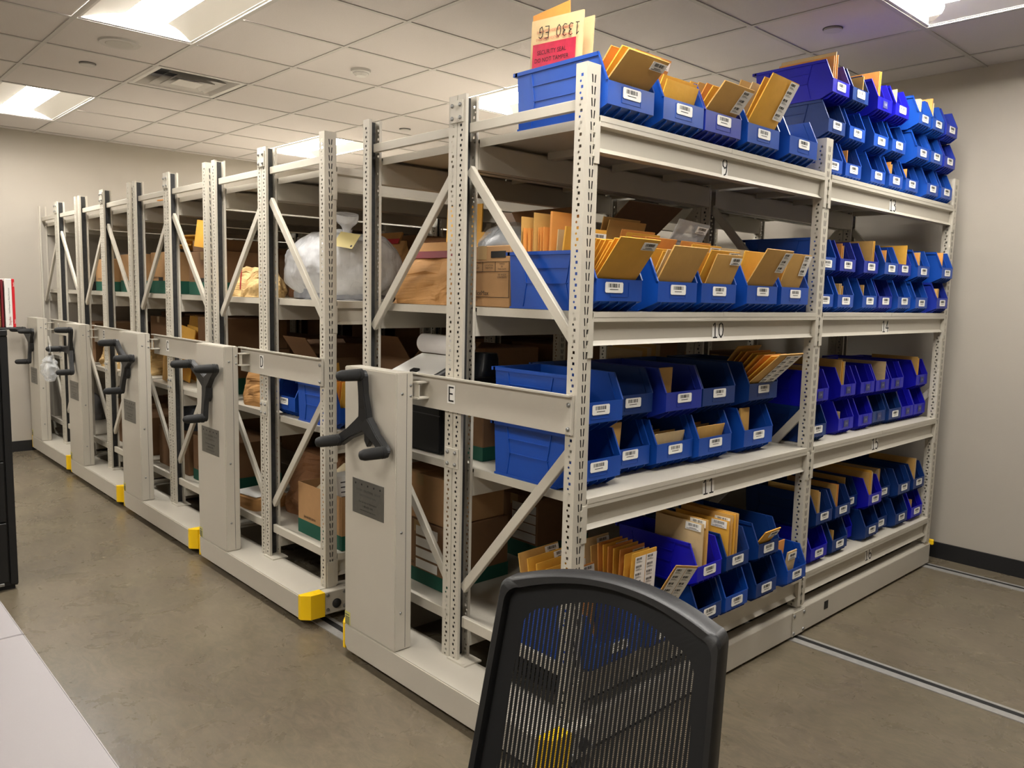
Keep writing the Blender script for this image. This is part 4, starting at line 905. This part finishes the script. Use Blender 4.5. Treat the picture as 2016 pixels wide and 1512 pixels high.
for k in range(4): ob('binder', MB().box(-.022, -.12, 0, .022, .12, .36).mesh('binder', M('binder_blue%d' % k, (92, 104, 116), .5), bevel=.003), None, (XC['B']-.17-.05*k, .84, LV[2]+.001), label='grey blue binder, %s from the right, under the middle shelf of carriage B' % ORD[k], cat='binder', group='binders on carriage B')
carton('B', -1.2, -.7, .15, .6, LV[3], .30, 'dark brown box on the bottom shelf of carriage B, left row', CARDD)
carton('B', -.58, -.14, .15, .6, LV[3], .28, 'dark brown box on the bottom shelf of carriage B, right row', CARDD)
# --- carriage A
ob('wire_coil', MB().tube([(.05*math.cos(k*.42)*(1+.1*math.sin(k)), .03*math.sin(k*1.1), .06+.052*math.sin(k*.42)) for k in range(34)], .004, 6).mesh('wire_coil', M('coil', (120, 112, 104), .4), True), None, (XC['A']-1.08, .14, LV[1]+.002), label='small coil of grey wire on the farthest carriage', cat='wire coil')
carton('A', -.58, -.2, .12, .42, LV[1], .075, 'low dark tray box on the farthest carriage', DARK, lid=False)
carton('A', -.58, -.15, .15, .55, LV[2], .33, 'brown box on the lower middle shelf of the farthest carriage', CARDD)
carton('A', -1.2, -.75, .5, .9, LV[2], .30, 'brown box deeper in the left row of the farthest carriage', CARDD)
ob('grey_plastic_sack', crumple(lambda a, v: (math.cos(a)*.2*math.cos(v*PI/2)**.5, math.sin(a)*.15*math.cos(v*PI/2)**.5, v*.24), 28, 14, 91, .03, M('grey_sack', (120, 118, 118), .4), 'grey_plastic_sack', 7, True), None, (XC['A']-.95, .30, LV[3]+.001), label='grey plastic sack on the bottom shelf of the farthest carriage', cat='plastic bag')
# boxes added deep inside the carriages to block bounced light, dark shapes between the posts
for car in 'ABCD':
    for xa, xb in ((-.585, -.08), (-1.20, -.70)):
        for li in (1, 2, 3):
            for q, (ya, yb) in enumerate(((1.02, 1.46), (1.64, 2.16), (2.24, 2.86))):
                if car == 'D' and li == 1 and q == 0 and xa > -1: continue
                r = random.Random(hash((car, li, q)) % 997 if False else ord(car)*31+li*7+q)
                carton(car, xa+r.uniform(0, .04), xb-r.uniform(0, .04), ya+r.uniform(0, .03), yb-r.uniform(0, .03), LV[li], r.uniform(.28, .40), 'added light-blocking dark box %s along the %s shelf, %s row of carriage %s' % (('second deepest but one', 'midway', 'deepest')[q].replace('second deepest but one', 'partway'), ('', 'middle', 'lower middle', 'bottom')[li], 'right' if xa > -1 else 'left', car), CARDD, name='light_block_box', group='light-blocking boxes added inside the shelving', lid=False)
# small clear bag hung on the crank of carriage B
hb = thing('hanging_plastic_bag', 'small clear plastic bag hanging from the crank of carriage B', 'plastic bag', (XC['B']-.962-.185, -.262, .84))
ob('film', crumple(lambda a, v: (math.cos(a)*(.085*math.sin(PI*min(.96, .12+v*.78))+.006), math.sin(a)*(.05*math.sin(PI*min(.96, .12+v*.78))+.006), v*.20), 28, 16, 95, .03, POLYC, 'film', 12, True), hb, (.0, 0, -.062))
ob('loop', MB().tube([(.03*math.cos(a), 0, .20+.032*math.sin(a)) for a in [k*2*PI/14 for k in range(15)]], .003, 6).mesh('loop', POLYC, True), hb, (0, 0, -.01))
# ------------------------------------------------------------------ filing cabinet with folders on top
CX, CY0, CY1, CZ = -2.85, -1.91, -.996, 1.308
t = thing('filing_cabinet', 'black steel lateral filing cabinet at the left picture edge', 'filing cabinet', (CX-.23, (CY0+CY1)/2, 0))
hw = (CY1-CY0)/2
ob('cabinet_body', MB().box(-.23, -hw, .02, .215, hw, CZ-.03).mesh('cabinet_body', CAB, bevel=.002), t)
ob('cabinet_top', MB().box(-.235, -hw-.0, CZ-.03, .235, hw, CZ).mesh('cabinet_top', CAB, bevel=.004), t)
ob('plinth', MB().box(-.22, -hw+.01, 0, .2, hw-.01, .02).mesh('plinth', CAB), t)
for z0, z1 in ((.045, .348), (.354, .656), (.662, .956), (.962, 1.262)):
    dr = ob('drawer', MB().box(0, -hw+.035, z0, .014, hw-.040, z1).mesh('drawer', CAB, bevel=.003), t, (.2155, 0, 0))
    ob('drawer_handle', MB().box(.014, -.09, z1-.06, .028, .09, z1-.045).mesh('drawer_handle', CAB, bevel=.003), dr)
ob('frame_strip', MB().box(.2155, hw-.033, .03, .2275, hw, CZ-.032).mesh('frame_strip', CAB, bevel=.002), t)
ob('foot_badge', MB().box(.23, hw-.10, .030, .236, hw-.062, .044).mesh('foot_badge', ZINC, bevel=.001), t)
ob('black_tray', MB().box(-.16, -.14, 0, .0, .10, .009).mesh('black_tray', BLACKP, bevel=.003), None, (CX, -1.055, CZ+.001), label='thin black tray on the filing cabinet under the red and white box', cat='tray')
t = thing('folder_box', 'white and red cardboard folder box on the filing cabinet', 'box', (CX-.06, -.983, CZ+.011))
ob('box_body', MB().box(-.10, -.014, 0, .055, .016, .236).mesh('box_body', WHITE, bevel=.002), t)
ob('red_edge', MB().box(-.10, .0162, 0, .0555, .028, .236).mesh('red_edge', M('box_red', (205, 20, 34), .45), bevel=.002), t)
ob('lettering', text_mesh('Staples', .015, REDINK, 'LEFT'), t, (.0558, .004, .010), (PI/2, -PI/2, PI/2))
ob('lettering', text_mesh('Card Management Sheet Protectors', .0085, GREYINK, 'LEFT'), t, (.0558, .003, .068), (PI/2, -PI/2, PI/2))
for z_ in (.018, .198): ob('lettering', text_mesh('Staples', .008, WHITE, 'LEFT'), t, (.0562, .024, z_), (PI/2, -PI/2, PI/2))
for k, (m_, dz) in enumerate(((MAROON, .232), (KRAFTD, .236), (MAROON, .228), (KRAFT, .234))):
    ob('file_folder', MB().box(-.22, -.005, 0, .0, .005, dz).mesh('file_folder', m_, bevel=.002), None, (CX-.01, -1.008-.013*k, CZ+.011), (0, 0, 0), None, '%s file folder left of the red and white box' % ORD[k], 'folder', 'file folders on the cabinet')
# ------------------------------------------------------------------ tables
def table(label, x0, x1, y0, y1):
    t = thing('desk', label, 'table', ((x0+x1)/2, (y0+y1)/2, 0), group='grey laminate tables'); w, d = (x1-x0)/2, (y1-y0)/2
    ob('table_top', MB().box(-w, -d, .712, w, d, .74).mesh('table_top', TABLE, bevel=.002), t)
    ob('edge_band', MB().box(-w+.001, d+.0001, .714, w-.001, d+.0016, .738).mesh('edge_band', M('edge_grey', (150, 146, 146), .5)), t)
    for sx in (-1, 1):
        for sy in (-1, 1): ob('leg', MB().box(-.02, -.02, 0, .02, .02, .712).mesh('leg', GREYINK, bevel=.002), t, (sx*(w-.12), sy*(d-.12), 0))
table('pale grey laminate table nearest the camera at bottom left', -.352, 1.10, -2.21, -1.452)
table('pale grey laminate table beyond the nearer one at the left edge', -1.86, -.356, -2.21, -1.452)
# ------------------------------------------------------------------ mesh-back office chair
CH = thing('office_chair', 'black mesh-back office chair in the foreground', 'chair', (.728, -.7145, 0), (0, 0, .206))
def backpt(x, z, y=0):
    """point of the backrest surface, leaning back and gently wrapped"""
    return Vector((x, y + (z-.945)*.20 - .9*x*x*.6 + .05, z))
ZB_, ZT_, WB_, WT_, RC_, ARCH_ = .50, .956, .256, .236, .022, .034
def outline(ins, n=20):
    """closed outline of the backrest in (x, z), inset by ins"""
    r = RC_+ins*.6; hwf = lambda z: WB_+(WT_-WB_)*(z-ZB_)/(ZT_-ZB_)-ins
    right = []
    zc = ZT_-ins-r
    for k in range(n+1):
        z = ZB_+ins+(zc-ZB_-ins)*k/n; right.append((hwf(z), z))
    cx = hwf(zc)-r
    top = lambda x: ZT_-ins+ARCH_*(1-(x/max(cx, .01))**2)
    for k in range(1, 7):
        a = k/6*PI/2; right.append((cx+r*math.cos(a), zc+r*math.sin(a)))
    m = 14; arc = [(cx*(1-k/m), top(cx*(1-k/m))) for k in range(1, m+1)]
    half = right+arc
    return half + [(-x, z) for x, z in reversed(half[:-1])] + [(-(WB_-ins)*(1-2*k/12), ZB_+ins) for k in range(1, 12)]
fr = MB(); A = outline(0); B = outline(.018); n = len(A)
A2 = outline(.004); sec = [(A2, -.016), (A, -.010), (A, .026), (A2, .032), (B, .032), (B, -.006), (outline(.015), -.016)]
sec = [([(p[0], p[1]) for p in L], dy) for L, dy in sec]
for L, dy in sec: fr.v += [tuple(backpt(p[0], p[1], dy)) for p in L]
for s_ in range(len(sec)):
    s2 = (s_+1) % len(sec)
    for k in range(n): fr.f.append((s_*n+k, s_*n+(k+1) % n, s2*n+(k+1) % n, s2*n+k))
ob('back_frame', fr.mesh('back_frame', BLACKP, True, bevel=0, weld=True), CH)
MESHM = M('chair_mesh', (17, 17, 18), .8)
def span_x(z):
    if z < ZT_-.018-.03: return WB_+(WT_-WB_)*(z-ZB_)/(ZT_-ZB_)-.018
    q = 1-(z-(ZT_-.018))/ARCH_
    return min(WT_-.02, (WT_-.05)*math.sqrt(max(0, q))) if q < 1 else WT_-.022
def top_z(x):
    return ZT_-.018+ARCH_*(1-(x/(WT_-.05))**2) if abs(x) < WT_-.05 else ZT_-.03
mb = MB(); pit = .0094
for i in range(-24, 25):
    x = i*pit
    if abs(x) > .222: continue
    zt = top_z(x); zs = [.52+(zt-.52)*k/14 for k in range(15)]
    for a, b in zip(zs[:-1], zs[1:]):
        mb.face([backpt(x-.0033, a, .004), backpt(x+.0033, a, .004), backpt(x+.0033, b, .004), backpt(x-.0033, b, .004)])
z = .522
while z < ZT_-.018+ARCH_:
    xm = span_x(z); xs = [-xm+2*xm*k/16 for k in range(17)]
    for a, b in zip(xs[:-1], xs[1:]):
        mb.face([backpt(a, z, .0046), backpt(b, z, .0046), backpt(b, z+.0011, .0046), backpt(a, z+.0011, .0046)])
    z += .0034
ob('mesh_weave', mb.mesh('mesh_weave', MESHM), CH, kind='stuff')
bd = MB(); o1, o2 = outline(.0175), outline(.052); n = len(o1)
bd.v += [tuple(backpt(p[0], p[1], .0035)) for p in o1] + [tuple(backpt(p[0], p[1], .0035)) for p in o2]
for k in range(n): bd.f.append((k, (k+1) % n, n+(k+1) % n, n+k))
ob('mesh_border', bd.mesh('mesh_border', MESHM), CH)
ob('back_spine', MB().prism([(.03, .42), (.075, .42), (.05, .58), (.02, .60)], 0, -.05, .05).mesh('back_spine', BLACKP, bevel=.006), CH)
def seat_mesh():
    bm = MB().box(-.25, -.50, .43, .25, -.02, .50).mesh('seat', M('seat_fabric', (30, 30, 31), .9, bump=.2, bs=300), True, bevel=.03, seg=3); return bm
ob('seat', seat_mesh(), CH)
ob('seat_plate', MB().box(-.13, -.36, .39, .13, -.02, .43).box(-.04, -.04, .40, .04, .085, .44).mesh('seat_plate', BLACKP, bevel=.004), CH)
ob('gas_lift', MB().tube([(0, -.22, .09), (0, -.22, .25), (0, -.22, .25), (0, -.22, .39)], [.027, .027, .016, .016], 16).mesh('gas_lift', BLACKP), CH)
for k in range(5):
    a = 2*PI*k/5+.3; d = Vector((math.cos(a), math.sin(a), 0)); o = Vector((0, -.22, 0))
    ob('base_leg', MB().tube([o+Vector((0, 0, .11)), o+d*.15+Vector((0, 0, .10)), o+d*.30+Vector((0, 0, .075))], [.030, .022, .016], 10).mesh('base_leg', BLACKP, True), CH)
    p = o+d*.30; s_ = Vector((-d.y, d.x, 0))
    ob('caster', MB().tube([p+s_*-.024+Vector((0, 0, .030)), p+s_*.024+Vector((0, 0, .030))], .030, 16).tube([p+Vector((0, 0, .03)), p+Vector((0, 0, .075))], .008, 8).mesh('caster', RUBBER), CH)
